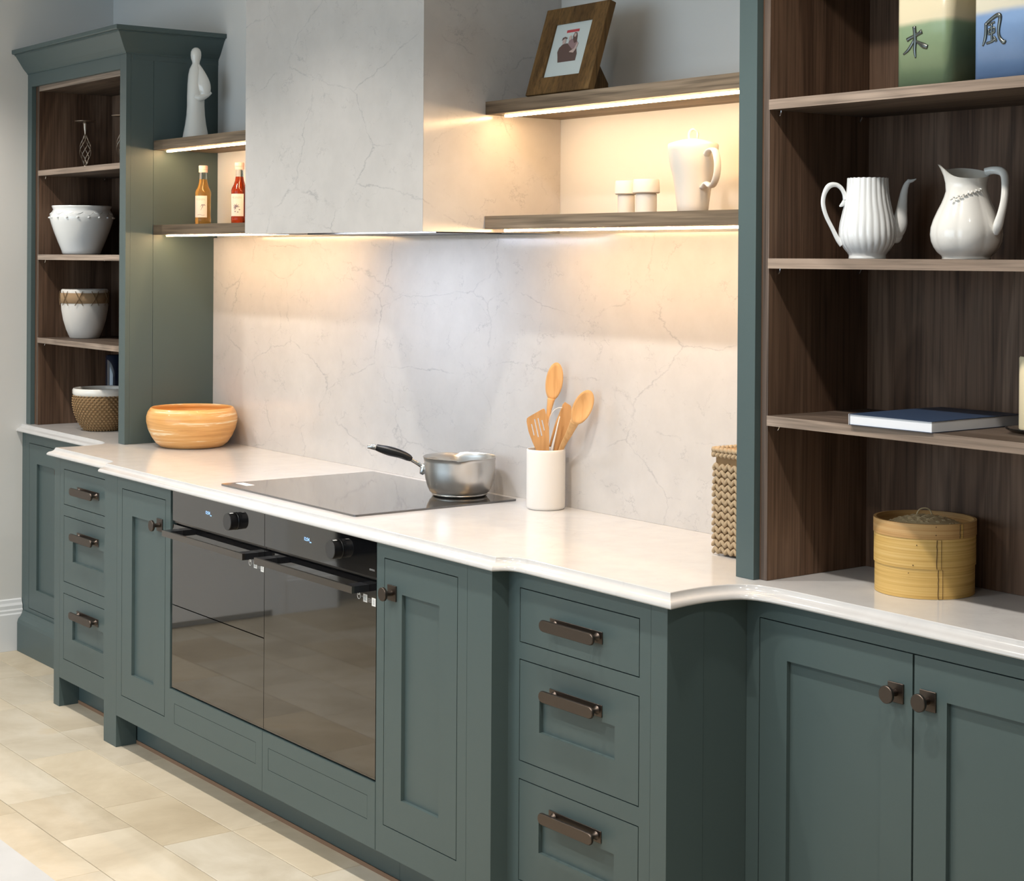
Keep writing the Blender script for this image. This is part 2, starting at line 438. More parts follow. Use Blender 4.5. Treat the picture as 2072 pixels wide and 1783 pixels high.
def knob(parent, x, y, z):
    k = link('knob', box(nb(), x-.020, x+.020, y-.004, y, z-.020, z+.020), 'bronze', parent, bev=.0008)
    bm = lathe(nb(), [(.0075, 0), (.007, .004), (.0062, .014), (.008, .019), (.0165, .0215), (.0178, .023), (.0178, .0285), (.0168, .0298), (0, .0298)], 32)
    xf(bm, (x, y-.004, z), rx=pi/2)
    link('knob_head', bm, 'bronze', k, smooth=True, autosmooth=.7) if k.parent is None or k.parent.parent is None else None
    return k
def knob1(parent, x, y, z):
    """square rose and turned disc knob as one sub-part"""
    bm = box(nb(), x-.020, x+.020, y-.004, y, z-.020, z+.020)
    es = bm.edges[:]; bmesh.ops.bevel(bm, geom=es, offset=.0008, segments=1, affect='EDGES')
    b2 = lathe(nb(), [(0, 0), (.0075, 0), (.007, .004), (.0062, .014), (.008, .019), (.0165, .0215), (.0178, .023), (.0178, .0285), (.0168, .0298), (0, .0298)], 32)
    xf(b2, (x, y-.004, z), rx=pi/2)
    me = D.meshes.new('t'); b2.to_mesh(me); b2.free(); bm.from_mesh(me); D.meshes.remove(me)
    return link('knob', bm, 'bronze', parent, smooth=True, autosmooth=.6)
def handle1(parent, x0, x1, y, z0, z1):
    """pull: flat back plate, two swelling stems, long stadium-shaped face bar"""
    zc = (z0+z1)/2; bm = box(nb(), x0, x1, y-.0025, y, z0, z1)
    bmesh.ops.bevel(bm, geom=bm.edges[:], offset=.0006, segments=1, affect='EDGES')
    hz = (z1-z0)/2
    for xs in (x0+.018, x1-.018):
        b2 = lathe(nb(), [(0, 0), (.010, 0), (.0062, .006), (.0055, .014), (.0075, .022), (.010, .026), (0, .026)], 20)
        xf(b2, (xs, y-.0025, zc), rx=pi/2); me = D.meshes.new('t'); b2.to_mesh(me); b2.free(); bm.from_mesh(me); D.meshes.remove(me)
    pts = []
    for s, xc in ((1, x1-.006), (-1, x0+.006)):
        for k in range(9):
            a = -pi/2 + pi*k/8
            pts.append((xc+s*(hz*cos(a)) - s*hz*.3, zc+s*hz*sin(a)))
    n0 = len(bm.verts)
    yb_, yf_ = y-.0255, y-.0325
    loops = []
    for yy, sc in ((yb_, .90), (yb_-.0015, 1), (yf_+.0022, 1), (yf_, .90)):
        cx = (x0+x1)/2
        loops.append([bm.verts.new((cx+(p[0]-cx)*(1-(1-sc)*.10), yy, zc+(p[1]-zc)*sc)) for p in pts])
    bm.faces.new(loops[0]); bm.faces.new(loops[-1][::-1])
    for A, B in zip(loops, loops[1:]):
        for i in range(len(A)): j = (i+1) % len(A); bm.faces.new((A[i], A[j], B[j], B[i]))
    return link('handle', bm, 'bronze', parent, smooth=True, autosmooth=.6)
def shaker(name, parent, x0, x1, z0, z1, ins, y, rec=.0105):
    """ins: (a0,a1,c0,c1) recess or None"""
    x0, x1 = min(x0, x1)+GAP, max(x0, x1)-GAP; z0 += GAP; z1 -= GAP
    if not ins:
        return link(name, box(nb(), x0, x1, y, y+.020, z0, z1), 'green', parent, bev=.0010)
    a0, a1 = min(ins[:2]), max(ins[:2])
    dr = link(name, ring(nb(), x0, x1, z0, z1, a0, a1, ins[2], ins[3], y, y+.020), 'green', parent, bev=.0008)
    link('recessed_panel', box(nb(), a0-.006, a1+.006, y+rec, y+.018, ins[2]-.006, ins[3]+.006), 'green', dr)
    return dr
def mx(s, a, b): return (a, b) if s > 0 else (-b, -a)

# ------------------------------------------------------------------ base cabinets
PL = .107
def door_unit(s, label):
    side = 'right' if s > 0 else 'left'
    t = thing('base_cabinet', label, 'cabinet')
    X = lambda a, b: mx(s, a, b)
    for a, b_, c, d_ in ((.6065, .642, PL, ZU), (.972, 1.0108, PL, ZU)): link('stile', box(nb(), *X(a, b_), F2, F2+.022, c, d_), 'green', t, bev=.0006)
    for c, d_ in ((PL, .181), (.870, ZU)): link('rail', box(nb(), *X(.642, .972), F2, F2+.022, c, d_), 'green', t)
    link('carcass', box(nb(), *X(.61, 1.09), F2+.023, -.02, PL, ZU-.002), 'painted_shade', t)
    link('pilaster', box(nb(), *X(1.0118, 1.112), F2, -.603, 0, ZU), 'green', t, bev=.0014)
    link('end_panel', box(nb(), *X(1.0925, 1.1115), -.6025, -.02, 0, ZU), 'green', t)
    link('plinth', box(nb(), *X(.6065, 1.0115), -.600, -.582, .012, PL), 'green', t)
    link('seal_strip', box(nb(), *X(.6065, 1.0115), -.603, -.582, 0, .012), 'brownstrip', t)
    dr = shaker('door', t, *X(.642, .972), .181, .870, X(.725, .893)+(.264, .787), F2)
    knob1(dr, s*.6815, F2, .785)
    return t
door_unit(-1, 'narrow teal cabinet with one shaker door, left of the ovens')
door_unit(1, 'narrow teal cabinet with one shaker door, right of the ovens')

t = thing('oven_housing', 'teal panel cabinet under the two ovens with two grooved fascia boards', 'cabinet')
for x0, x1 in ((-.6055, -.0008), (.0008, .6055)):
    g0, g1 = (x0+.034, x1-.038); 
    f = link('fascia', ring(nb(), x0, x1, PL, .279, g0, g1, .176, .239, F2-.001, F2+.019), 'green', t, bev=.0015)
    link('inset_panel', box(nb(), g0+.0012, g1-.0012, F2-.0006, F2+.017, .1772, .2378), 'green', f, bev=.0006)
link('bottom_panel', box(nb(), -.604, .604, F2+.0195, -.10, .245, .263), 'painted_shade', t)
link('plinth', box(nb(), -.606, .606, -.600, -.582, .012, PL), 'green', t)
link('seal_strip', box(nb(), -.606, .606, -.603, -.582, 0, .012), 'brownstrip', t)

def drawer_unit(s, label):
    t = thing('drawer_cabinet', label, 'cabinet')
    X = lambda a, b: mx(s, a, b)
    for a, b_ in ((1.112, 1.156), (1.585, 1.6205)): link('stile', box(nb(), *X(a, b_), F1, F1+.022, PL, ZU), 'green', t, bev=.0006)
    for c, d_ in ((PL, .180), (.420, .461), (.701, .740), (.869, ZU)): link('rail', box(nb(), *X(1.156, 1.585), F1, F1+.022, c, d_), 'green', t)
    link('carcass', box(nb(), *X(1.113, 1.652), F1+.023, -.02, PL, ZU-.002), 'painted_shade', t)
    link('pilaster', box(nb(), *X(1.6213, 1.673), F1, -.5225, 0, ZU), 'green', t, bev=.0014)
    link('end_panel', box(nb(), *X(1.654, 1.6722), -.5213, -.02, 0, ZU), 'green', t, bev=.0006)
    link('plinth', box(nb(), *X(1.1125, 1.6210), -.551, -.533, .012, PL), 'green', t)
    link('seal_strip', box(nb(), *X(1.1125, 1.6210), -.554, -.533, 0, .012), 'brownstrip', t)
    for z0, z1, rec, hz in ((.740, .869, None, .803), (.461, .701, (.543, .618), .641), (.180, .420, (.264, .337), .362)):
        d_ = shaker('drawer', t, *X(1.156, 1.585), z0, z1, X(1.233, 1.503)+rec if rec else None, F1)
        h0, h1 = X(1.273, 1.461)
        handle1(d_, h0, h1, F1, hz-.0135, hz+.0135)
    return t
drawer_unit(-1, 'teal three-drawer cabinet left of the cooking section, partly hidden')
drawer_unit(1, 'teal three-drawer cabinet right of the cooking section with bronze pulls')

def sideboard(s, label):
    t = thing('side_cabinet', label, 'cabinet')
    xm = 2.139 if s > 0 else 2.118
    xl, xr = 1.712, 2*xm-1.712
    xe = 2.606 if s > 0 else 2.600
    X = lambda a, b: mx(s, a, b)
    for a, b_ in ((1.6735, xl), (xr, xe-.037 if s < 0 else xe)): link('stile', box(nb(), *X(a, b_), F0, F0+.022, .165, ZU), 'green', t, bev=.0006)
    if s < 0: link('filler', box(nb(), *X(xe-.0365, xe), F0, F0+.02, .165, ZU), 'green', t, bev=.0006)
    for c, d_ in ((.165, .181), (.866, ZU)): link('rail', box(nb(), *X(xl, xr), F0, F0+.022, c, d_), 'green', t)
    link('carcass', box(nb(), *X(1.675, xe-.004), F0+.023, -.01, .02, ZU-.002), 'painted_shade' if s < 0 else 'green', t)
    pr = [(F0, 0), (F0-.030, 0), (F0-.030, .118), (F0-.026, .132), (F0-.014, .146), (F0-.009, .158), (F0-.007, .166), (F0, .166)]
    link('plinth', prism(nb(), pr, *X(1.6735, xe-.028 if s < 0 else xe), 'x'), 'green', t)
    for a, b_, kx in ((xl, xm, xm-.043), (xm, xr, xm+.038)):
        dr = shaker('door', t, *X(a, b_), .181, .866, X(a+.083, b_-.083)+(.267, .785), F0)
        knob1(dr, s*kx, F0, .780)
    return t
sideboard(-1, 'teal two-door cabinet against the left wall below the left shelves')
sideboard(1, 'wide teal two-door cabinet with round bronze knobs at right')

# ------------------------------------------------------------------ worktop
R_ = [(0, -.668), (1.117, -.668), (1.124, -.652), (1.136, -.638), (1.152, -.628), (1.175, -.6235), (1.205, -.622), (1.676, -.622),
      (1.671, -.592), (1.668, -.560), (1.6675, -.525), (1.671, -.490), (1.678, -.460), (1.690, -.435), (1.707, -.418), (1.732, -.407),
      (1.765, -.400), (1.81, -.397), (1.87, -.396), (2.64, -.396)]
L_ = [(-x, y) for x, y in R_[:0:-1]]; L_[0] = (XW, L_[0][1])
out = L_ + R_
prof = [(0, 0), (.0012, -.0012), (.0025, -.005), (.005, -.0095), (.009, -.0130), (.0135, -.0150), (.018, -.0168), (.0215, -.0195), (.0240, -.0232), (.0245, -.0262), (.0232, -.0288), (.020, -.030), (-.03, -.030)]
def offset(poly, o):
    res = []
    for i, p in enumerate(poly):
        p = Vector(p)
        d1 = (p-Vector(poly[i-1])).normalized() if i else None
        d2 = (Vector(poly[i+1])-p).normalized() if i < len(poly)-1 else None
        d1 = d1 or d2; d2 = d2 or d1
        n1 = Vector((d1.y, -d1.x)); n2 = Vector((d2.y, -d2.x))
        n = (n1+n2).normalized(); k = 1/max(.35, n.dot(n1)); res.append(p+n*o*k)
    return res
bm = nb(); rows_ = []
for o, dz in prof:
    rows_.append([bm.verts.new((p.x, p.y, ZT+dz)) for p in offset(out, o)])
for A, B in zip(rows_, rows_[1:]):
    for i in range(len(A)-1): bm.faces.new((A[i], A[i+1], B[i+1], B[i]))
bk = [bm.verts.new((2.64, -.002, ZT)), bm.verts.new((XW, -.002, ZT))]
bm.faces.new(rows_[0]+bk)
bk2 = [bm.verts.new((2.64, -.002, ZT-.03)), bm.verts.new((XW, -.002, ZT-.03))]
bm.faces.new((rows_[-1]+bk2)[::-1])
bm.faces.new((bk[0], bk[1], bk2[1], bk2[0]))
for e, q, q2 in ((-1, bk[0], bk2[0]), (0, bk[1], bk2[1])): bm.faces.new([r[e] for r in rows_]+[q2, q])
wt = link('worktop', bm, 'quartz', smooth=True, autosmooth=.45)
tag(wt, 'long white quartz worktop with ogee edge stepping out in front of the ovens', 'worktop')

sp = link('splashback', box(nb(), -1.6205, 1.6205, -.016, -.0005, ZT+.0003, 1.7125), 'splash')
tag(sp, 'tall veined quartz splashback behind the hob', 'splashback')

# ------------------------------------------------------------------ ovens
def oven(x0, x1, low, label, dial_x, disp_x, brand):
    t = thing('built_in_oven', label, 'oven')
    yf = F2+.003; yb = F2+.0225
    link('body', box(nb(), x0+.004, x1-.004, yb, yb+.10, .284, .903), 'black', t)
    cp = link('control_panel', box(nb(), x0, x1, yf, yb, .8105, .905), 'glass', t, bev=.001)
    link('trim', box(nb(), x0, x1, yf+.006, yb, .8030, .8100), 'steeld', t)
    dr = link('door', box(nb(), x0, x1, yf, yb, low+.0015, .7990), 'glass', t, bev=.001)
    if low > .3: link('warming_drawer', box(nb(), x0, x1, yf, yb, .2855, low-.0015), 'glass', t, bev=.001)
    # handle: bar with two flat arms
    h0, h1 = x0+.034, x1-.034
    bm = nb(); box(bm, h0, h1, F2-.050, F2-.042, .770, .7885)
    hd = link('handle', bm, 'steeld', dr, bev=.0006)
    for a in (h0, h1-.040): link('handle_arm', box(nb(), a, a+.040, F2-.0418, yf-.0002, .770, .788), 'blackm', t, bev=.0006)
    bm = lathe(nb(), [(0, 0), (.0262, 0), (.0262, .003), (.0252, .004), (.0252, .0285), (.0243, .0295), (.0238, .0295)], 48)
    xf(bm, (dial_x, yf, .861), rx=pi/2)
    dl = link('dial', bm, 'black', t, smooth=True, autosmooth=.6)
    bm = lathe(nb(), [(0, .0296), (.0240, .0296), (.0240, .0290)], 48); xf(bm, (dial_x, yf, .861), rx=pi/2)
    link('dial_face', bm, 'dialf', dl)
    bm = box(nb(), dial_x+.004, dial_x+.012, yf-.024, yf-.014, .8858, .8866); link('dial_mark', bm, 'white_st', dl)
    bm = text_bm('12:54', .0135, .0002); xf(bm, (disp_x, yf-.0004, .8625), rx=pi/2); ds = link('display', bm, 'disp', cp)
    bm = text_bm('min', .006, .0002); xf(bm, (disp_x+.021, yf-.0004, .8570), rx=pi/2); link('display_unit', bm, 'disp', cp)
    if brand:
        bm = text_bm('SIEMENS', .0068, .0002); xf(bm, (x1-.020, yf-.0004, .8280), rx=pi/2); link('lettering', bm, 'grey_st', cp)
    # energy stickers: two little white labels, a pictogram and small print
    sx = x1-.094
    st = link('sticker', box(nb(), sx+.032, sx+.051, yf-.0006, yf, .7395, .7600), 'white_st', dr)
    st2 = link('sticker', box(nb(), sx+.074, sx+.092, yf-.0006, yf, .7350, .7560), 'white_st', dr)
    bm = nb()
    for k in range(5): box(bm, sx+.036, sx+.047, yf-.0009, yf-.0005, .7435+k*.003, .7448+k*.003)
    for k in range(5): box(bm, sx+.079, sx+.087, yf-.0009, yf-.0005, .7395+k*.003, .7407+k*.003)
    for k in range(3): box(bm, sx+.055, sx+.071, yf-.0006, yf, .7425+k*.004, .7438+k*.004)
    box(bm, sx+.024, sx+.028, yf-.0006, yf, .750, .754)
    link('sticker_print', bm, 'grey_st', dr)
    bm = nb(); tube(bm, [(sx+.010+.0075*cos(a*pi/8), yf-.0004, .7515+.0085*sin(a*pi/8)) for a in range(17)], .0007, 4, smooth=False)
    ell(bm, (sx+.010, yf-.0003, .755), (.002, .0003, .0025)); link('pictogram', bm, 'white_st', dr)
oven(-.5975, -.0012, .546, 'left black glass oven above a slim warming drawer', -.176, -.357, False)
oven(.0012, .5985, .2840, 'right black glass oven with full height door and faint brand lettering', .414, .240, True)

# ------------------------------------------------------------------ hob
t = thing('induction_hob', 'flat dark glass induction hob set on the white worktop', 'hob', (0, 0, ZT))
pts = []
for cx, cy, a0 in ((.384, -.072, 0), (-.384, -.072, 90), (-.384, -.603, 180), (.384, -.603, 270)):
    for k in range(5): a = radians(a0+k*22.5); pts.append((cx+.010*cos(a), cy+.010*sin(a)))
gl = link('glass_plate', prism(nb(), pts, .0002, .0055, 'z'), 'hobg', t, bev=.0012)
link('sticker', box(nb(), -.392+.02, -.30, -.572, -.545, .0056, .0060), 'white_st', t)

# ------------------------------------------------------------------ hood
t = thing('extractor_hood', 'boxy extractor hood clad in pale veined quartz above the hob', 'hood')
ZH = 1.713
link('front_cladding', prism(nb(), [(-.506, H), (.506, H), (.494, H+.012), (-.494, H+.012)], ZH, 2.7995, 'z'), 'splash', t)
for s, nm in ((1, 'side_cladding'), (-1, 'side_cladding')):
    pts = [(s*.5062, H+.0004), (s*.5062, -.0006), (s*.494, -.0006), (s*.494, H+.0125)]
    link(nm, prism(nb(), pts if s > 0 else pts[::-1], ZH, 2.7995, 'z'), 'splash', t)
link('underside_panel', box(nb(), -.493, .493, H+.0125, -.017, ZH+.004, ZH+.02), 'steeld', t)
link('grease_filter', box(nb(), -.36, .36, -.33, -.10, ZH-.001, ZH+.0035), 'blackm', t, bev=.001)
for x0, x1 in ((-.30, .27),):
    link('light_strip', box(nb(), x0, x1, -.425, -.412, ZH+.0015, ZH+.0038), 'ledc', t)

# ------------------------------------------------------------------ floating shelves with strip lights
def fshelf(x0, x1, z0, z1, label, l0, l1):
    t = thing('floating_shelf', label, 'shelf', group=None)
    link('board', box(nb(), x0, x1, S, -.0005, z0, z1), 'float', t, bev=.0008)
    link('light_profile', box(nb(), l0-.004, l1+.004, -.236, -.208, z0-.0012, z0-.0001), 'alu', t)
    link('light_strip', box(nb(), l0, l1, -.2285, -.2155, z0-.0065, z0-.0013), 'led', t, bev=.002)
fshelf(-1.6205, -.5075, 2.039, 2.075, 'upper floating oak shelf at left, holding the white figurine', -1.59, -.515)
fshelf(-1.6205, -.5075, 1.722, 1.758, 'lower floating oak shelf at left, holding syrup bottles', -1.59, -.515)
fshelf(.5075, 1.6205, 2.039, 2.075, 'upper floating oak shelf at right, holding the picture frame', .545, 1.60)
fshelf(.5075, 1.6205, 1.722, 1.758, 'lower floating oak shelf at right, holding cream ceramics', .545, 1.60)

# ------------------------------------------------------------------ tall open cabinets
def tall(s, label):
    t = thing('display_cabinet', label, 'cabinet')
    X = lambda a, b: mx(s, a, b)
    xo = 2.613 if s > 0 else 2.6010
    ztop = 2.395
    yF = T; yW = T+.018                 # painted face frame, then wood lining
    zb = ZT+.0006
    link('outer_side_panel', box(nb(), *X(1.6215, 1.6395), T+.0185, S-.0012, zb, ztop), 'green', t)
    link('outer_side_panel', box(nb(), *X(1.6215, 1.6395), S, -.0005, zb, ztop), 'green', t)
    if s > 0: link('outer_side_panel', box(nb(), xo-.018, xo, T+.0185, -.0005, zb, ztop), 'green', t)
    link('stile', box(nb(), *X(1.6215, 1.6765), yF, yW, zb, ztop), 'green', t, bev=.0012)
    link('stile', box(nb(), *X(xo-.045, xo), yF, yW, zb, ztop), 'green', t, bev=.0012)
    link('top_rail', box(nb(), *X(1.6768, xo-.0453), yF, yW, 2.341, ztop), 'green', t, bev=.0008)
    # wood lining
    a, b_ = 1.6405, 1.699; c, d_ = xo-.081, xo-.0185
    for p0, p1, e0, e1 in ((a, b_, 1.681, b_), (c, d_, c, xo-.063)):
        w = link('lining_side', box(nb(), *X(p0, p1), yW+.0008, -.040, zb, 2.341), 'wood_v', t)
        link('front_edge', box(nb(), *X(e0, e1), yW+.0000, yW+.0007, zb, 2.341), 'edge_z', w)
    link('back_panel', box(nb(), *X(a, d_), -.0395, -.022, zb, 2.341), 'wood_v', t)
    w = link('lining_top', box(nb(), *X(b_, c), yW+.0008, -.040, 2.320, 2.342), 'wood_x', t)
    link('front_edge', box(nb(), *X(b_, c), yW, yW+.0007, 2.320, 2.342), 'edge_x', w)
    for z in (1.992, 1.645, 1.301):
        sh = link('shelf', box(nb(), *X(b_+.0008, c-.0008), -.3635, -.0405, z-.022, z), 'wood_x', t)
        link('front_edge', box(nb(), *X(b_+.0008, c-.0008), -.3643, -.3636, z-.022, z), 'edge_x', sh)
        for px in (b_, c):
            sg = 1 if px == b_ else -1
            for py in (-.335, -.075):
                q = px+sg*.001
                bm = nb(); tube(bm, [(s*q, py, z-.034), (s*(q+sg*.004), py, z-.033), (s*(q+sg*.008), py, z-.027), (s*(q+sg*.009), py, z-.0225)], .0016, 6, 3)
                link('shelf_peg', bm, 'chrome', sh)
    # cornice: mitred crown moulding on the front and the open side(s)
    pr = [(0, 0), (.004, 0), (.004, .004), (.010, .010), (.020, .022), (.036, .046), (.052, .070), (.055, .073), (.058, .074), (.058, .078), (.068, .079), (.070, .082), (.070, .096), (-.03, .096)]
    bm = nb()
    path = [(1.6215, -.0005), (1.6215, yF), (xo, yF)] + ([(xo, -.0005)] if s > 0 else [])
    rws = []
    for o, dz in pr:
        L = []
        for i, (x, y) in enumerate(path):
            if i == 0: L.append((x-o, y))
            elif i == 1: L.append((x-o, y-o))
            elif i == 2: L.append((x+o if s > 0 else x, y-o))
            else: L.append((x+o, y))
        rws.append([bm.verts.new((s*x, y, ztop+dz)) for x, y in L])
    for A, B in zip(rws, rws[1:]):
        for i in range(len(A)-1): bm.faces.new((A[i], A[i+1], B[i+1], B[i]))
    inner = [(1.66, -.0005), (1.66, -.33), (xo-.04, -.33)] + ([(xo-.04, -.0005)] if s > 0 else [])
    link('cornice', bm, 'green', t)
    link('cabinet_top', box(nb(), *X(1.62, xo-.001), -.35, -.0005, ztop-.02, ztop+.003), 'green', t)
tall(-1, 'tall open teal display cabinet at left with crown cornice')
tall(1, 'tall open teal display cabinet at right with oak shelves')

# ------------------------------------------------------------------ island (corner in view)
t = thing('kitchen_island', 'island with pale worktop, its corner at bottom left', 'island')
link('island_top', box(nb(), .9, 3.6, -3.35, -2.318, ZT-.03, ZT), 'quartz', t, bev=.004)
link('island_body', box(nb(), .95, 3.55, -3.30, -2.36, 0, ZT-.0305), 'green', t)

# ================================================================== small things
def place(name, label, cat, x, y, z, rz=0, group=None): return thing(name, label, cat, (x, y, z), rz, group)
V = YAW
# turned wooden bowl
t = place('wooden_bowl', 'wide streaky orange turned wooden bowl on the worktop left corner', 'bowl', -1.441, -.192, ZT+.0004)
bm = lathe(nb(), [(0, 0), (.108, 0), (.116, .003), (.132, .016), (.147, .038), (.160, .066), (.1665, .094), (.1665, .112), (.161, .130), (.152, .143), (.1485, .1455), (.145, .143),
                  (.151, .132), (.156, .112), (.155, .09), (.146, .06), (.125, .03), (.10, .018), (0, .015)], 64)
link('bowl', bm, 'bowlw', t, smooth=True)

# saucepan on the hob
t = place('saucepan', 'stainless steel saucepan with black handle standing on the hob', 'saucepan', .229, -.152, ZT+.0062, V)
def spout(a, r, z, i):
    k = 0
    if z > .085:
        for c0 in (radians(95), radians(-85)):
            d_ = (a-c0+pi) % (2*pi)-pi; k += math.exp(-(d_/.16)**2)
    return (r*(1+.055*k*(z-.085)/.03), z-.003*k*(1 if z > .1 else 0))
bm = lathe(nb(), [(0, 0), (.076, 0), (.0805, .002), (.082, .005), (.081, .007), (.088, .012), (.0955, .028), (.1015, .052), (.1045, .078), (.105, .100), (.1062, .109), (.1085, .1125), (.1092, .1135),
                  (.1075, .1140), (.1045, .110), (.1030, .100), (.1022, .078), (.099, .052), (.093, .03), (.085, .014), (.07, .009), (0, .009)], 96, fn=spout)
link('pan_body', bm, 'steel', t, smooth=True, autosmooth=.9)
bm = nb(); tube(bm, [(-.103, 0, .078), (-.118, 0, .088), (-.136, 0, .099), (-.150, 0, .106)], [.0062, .006, .006, .0065], 10, 4, .7, (0, 1, 0))
tube(bm, [(-.113, -.004, .060), (-.104, 0, .078), (-.100, .006, .090)], [.005, .013, .006], 10, 3)
br = link('handle_bracket', bm, 'chrome', t, smooth=True)
bm = nb(); tube(bm, [(-.143, 0, .100), (-.150, 0, .108), (-.175, 0, .119), (-.205, 0, .127), (-.232, 0, .134), (-.246, 0, .1385)], [.006, .0105, .0125, .0140, .0115, .0095], 14, 5, .75, (0, 1, 0))
hd = link('handle_grip', bm, 'black', t, smooth=True)
bm = nb(); tube(bm, [(-.246, 0, .1385), (-.262, 0, .1400), (-.272, 0, .1385)], [.0096, .0072, .0042], 12, 4)
link('handle_tip', bm, 'chrome', hd, smooth=True)

# utensil pot and utensils
PX, PY = .558, -.086
t = place('utensil_pot', 'plain white ceramic cylinder pot holding wooden utensils', 'pot', PX, PY, ZT+.0004, V)
link('pot', lathe(nb(), [(0, 0), (.0505, 0), (.0535, .003), (.0545, .008), (.0548, .160), (.0543, .1655), (.0530, .168), (.0515, .1665), (.0505, .160), (.050, .012), (0, .010)], 64), 'stone_w', t, smooth=True)
K = 718.7
def uv(u, v, d_=0): return ((u-1104)/K, d_, (1029-v)/K)
def utensil(name, label):
    return place(name, label, 'utensil', PX, PY, ZT, V)
def paddle(bm, c, w, h, ang, thick, dep, hollow=0, seg=28):
    """spoon bowl: ellipse in the facing plane, dished"""
    ca, sa = cos(ang), sin(ang); rings = []
    for f, y in ((0, dep), (.45, dep*.8), (.8, dep*.35), (1.0, 0)):
        if f == 0: rings.append([bm.verts.new((c[0], c[1]+y+hollow*0, c[2]))]); continue
        rings.append([bm.verts.new((c[0]+ca*(w*f*cos(2*pi*k/seg))-sa*(h*f*sin(2*pi*k/seg)), c[1]+y, c[2]+sa*(w*f*cos(2*pi*k/seg))+ca*(h*f*sin(2*pi*k/seg)))) for k in range(seg)])
    back = []
    for f, y in ((1.0, thick), (.8, thick+dep*.6), (.45, thick+dep*1.05)):
        back.append([bm.verts.new((c[0]+ca*(w*f*cos(2*pi*k/seg))-sa*(h*f*sin(2*pi*k/seg)), c[1]+y, c[2]+sa*(w*f*cos(2*pi*k/seg))+ca*(h*f*sin(2*pi*k/seg)))) for k in range(seg)])
    back.append([bm.verts.new((c[0], c[1]+thick+dep*1.2, c[2]))])
    seq = rings+back
    for A, B in zip(seq, seq[1:]):
        for k in range(seg):
            j = (k+1) % seg
            if len(A) == 1: bm.faces.new((A[0], B[k], B[j]))
            elif len(B) == 1: bm.faces.new((A[k], A[j], B[0]))
            else: bm.faces.new((A[k], A[j], B[j], B[k]))
t = utensil('wooden_spoon', 'tallest wooden spoon in the white pot, leaning back')
bm = nb(); paddle(bm, uv(1120, 773, .018), 17.5/K, 39/K, -.14, .006, .003)
tube(bm, [uv(1104, 990, 0), uv(1106, 870, .006), uv(1109, 835, .012), uv(1114, 808, .019)], [.0052, .0055, .0068, .011], 12, 6, .62, (0, 1, 0))
link('spoon', bm, 'beech', t, smooth=True)
t = utensil('wooden_spoon', 'round-bowled wooden spoon leaning to the right in the pot')
bm = nb(); paddle(bm, uv(1174.5, 818, -.096), 19.2/K, 36.5/K, -.42, .006, .008)
tube(bm, [uv(1112, 1000, -.004), uv(1133, 913, -.010), uv(1149, 874, -.052), uv(1160, 846, -.090)], [.006, .0070, .0095, .013], 12, 6, .7, (0, 1, 0))
link('spoon', bm, 'beech', t, smooth=True)
t = utensil('slotted_spatula', 'slotted wooden spatula at the left of the pot')
def slab(poly, y0, y1, holes=()):
    """extruded outline with slots (bridged in 2d through a triangulated fill)"""
    bm = nb(); loops = [poly]+list(holes); vf = []
    for L in loops:
        vs = [bm.verts.new((p[0], y0, p[1])) for p in L]
        es = [bm.edges.new((vs[i], vs[(i+1) % len(vs)])) for i in range(len(vs))]; vf += es
    bmesh.ops.triangle_fill(bm, use_beauty=True, edges=vf)
    ret = bmesh.ops.extrude_face_region(bm, geom=bm.faces[:])
    bmesh.ops.translate(bm, verts=[g for g in ret['geom'] if isinstance(g, bmesh.types.BMVert)], vec=(0, y1-y0, 0))
    return bm
P2 = lambda u, v: ((u-1104)/K, (1029-v)/K)
poly = [P2(*p) for p in ((1064.5, 846), (1067, 843.5), (1095, 827), (1099, 826), (1101.5, 829), (1105, 845), (1109, 864), (1110, 880), (1110, 940), (1092, 940), (1086, 915), (1076, 893), (1068, 872), (1064, 852))]
def slot(a, b, w=1.1): 
    a, b = Vector(P2(*a)), Vector(P2(*b)); d_ = (b-a).normalized(); n = Vector((-d_.y, d_.x))*w/K
    return [tuple(a+n), tuple(b+n), tuple(b-n), tuple(a-n)]
bm = slab(poly, -.022, -.016, [slot((1074, 857), (1079.5, 880)), slot((1080, 847), (1088, 883.5)), slot((1087, 845), (1095, 881)), slot((1095, 849), (1100, 870))])
link('spatula', bm, 'beech_d', t)
t = utensil('wooden_tongs', 'pair of wooden tongs with a white sprung band in the pot')
poly = [P2(*p) for p in ((1141, 814), (1143, 814.5), (1153, 821), (1154.5, 824), (1154, 856), (1149, 880), (1137, 912), (1131, 945), (1118, 945), (1118, 915), (1123, 885), (1129, 858), (1133.5, 838), (1137, 822))]
link('tong_blade', slab(poly, .004, .010), 'beech_d', t)
bm = nb(); tube(bm, [uv(1112, 905, .012), uv(1117, 885, .012), uv(1125, 858, .012), uv(1134, 836, .012), uv(1140, 818, .012)], [.003, .0035, .004, .0045, .003], 8, 4, .5, (0, 1, 0))
link('tong_blade', bm, 'beech', t, smooth=True)
bm = nb(); tube(bm, [uv(1110, 900, 0), uv(1108.5, 868, 0), uv(1111, 845, 0), uv(1119, 831, 0), uv(1128, 825.5, 0), uv(1136, 825, 0)], .0013, 6, 6, 2.2, (0, 1, 0))
link('spring_band', bm, 'stone_w', t, smooth=True)
bm = nb(); tube(bm, [uv(1114, 915, -.018), uv(1120, 890, -.018), uv(1126, 862, -.018), uv(1131, 842, -.016)], [.0022, .0024, .0022, .0014], 6, 4)
link('inner_band', bm, 'stone_w', t, smooth=True)

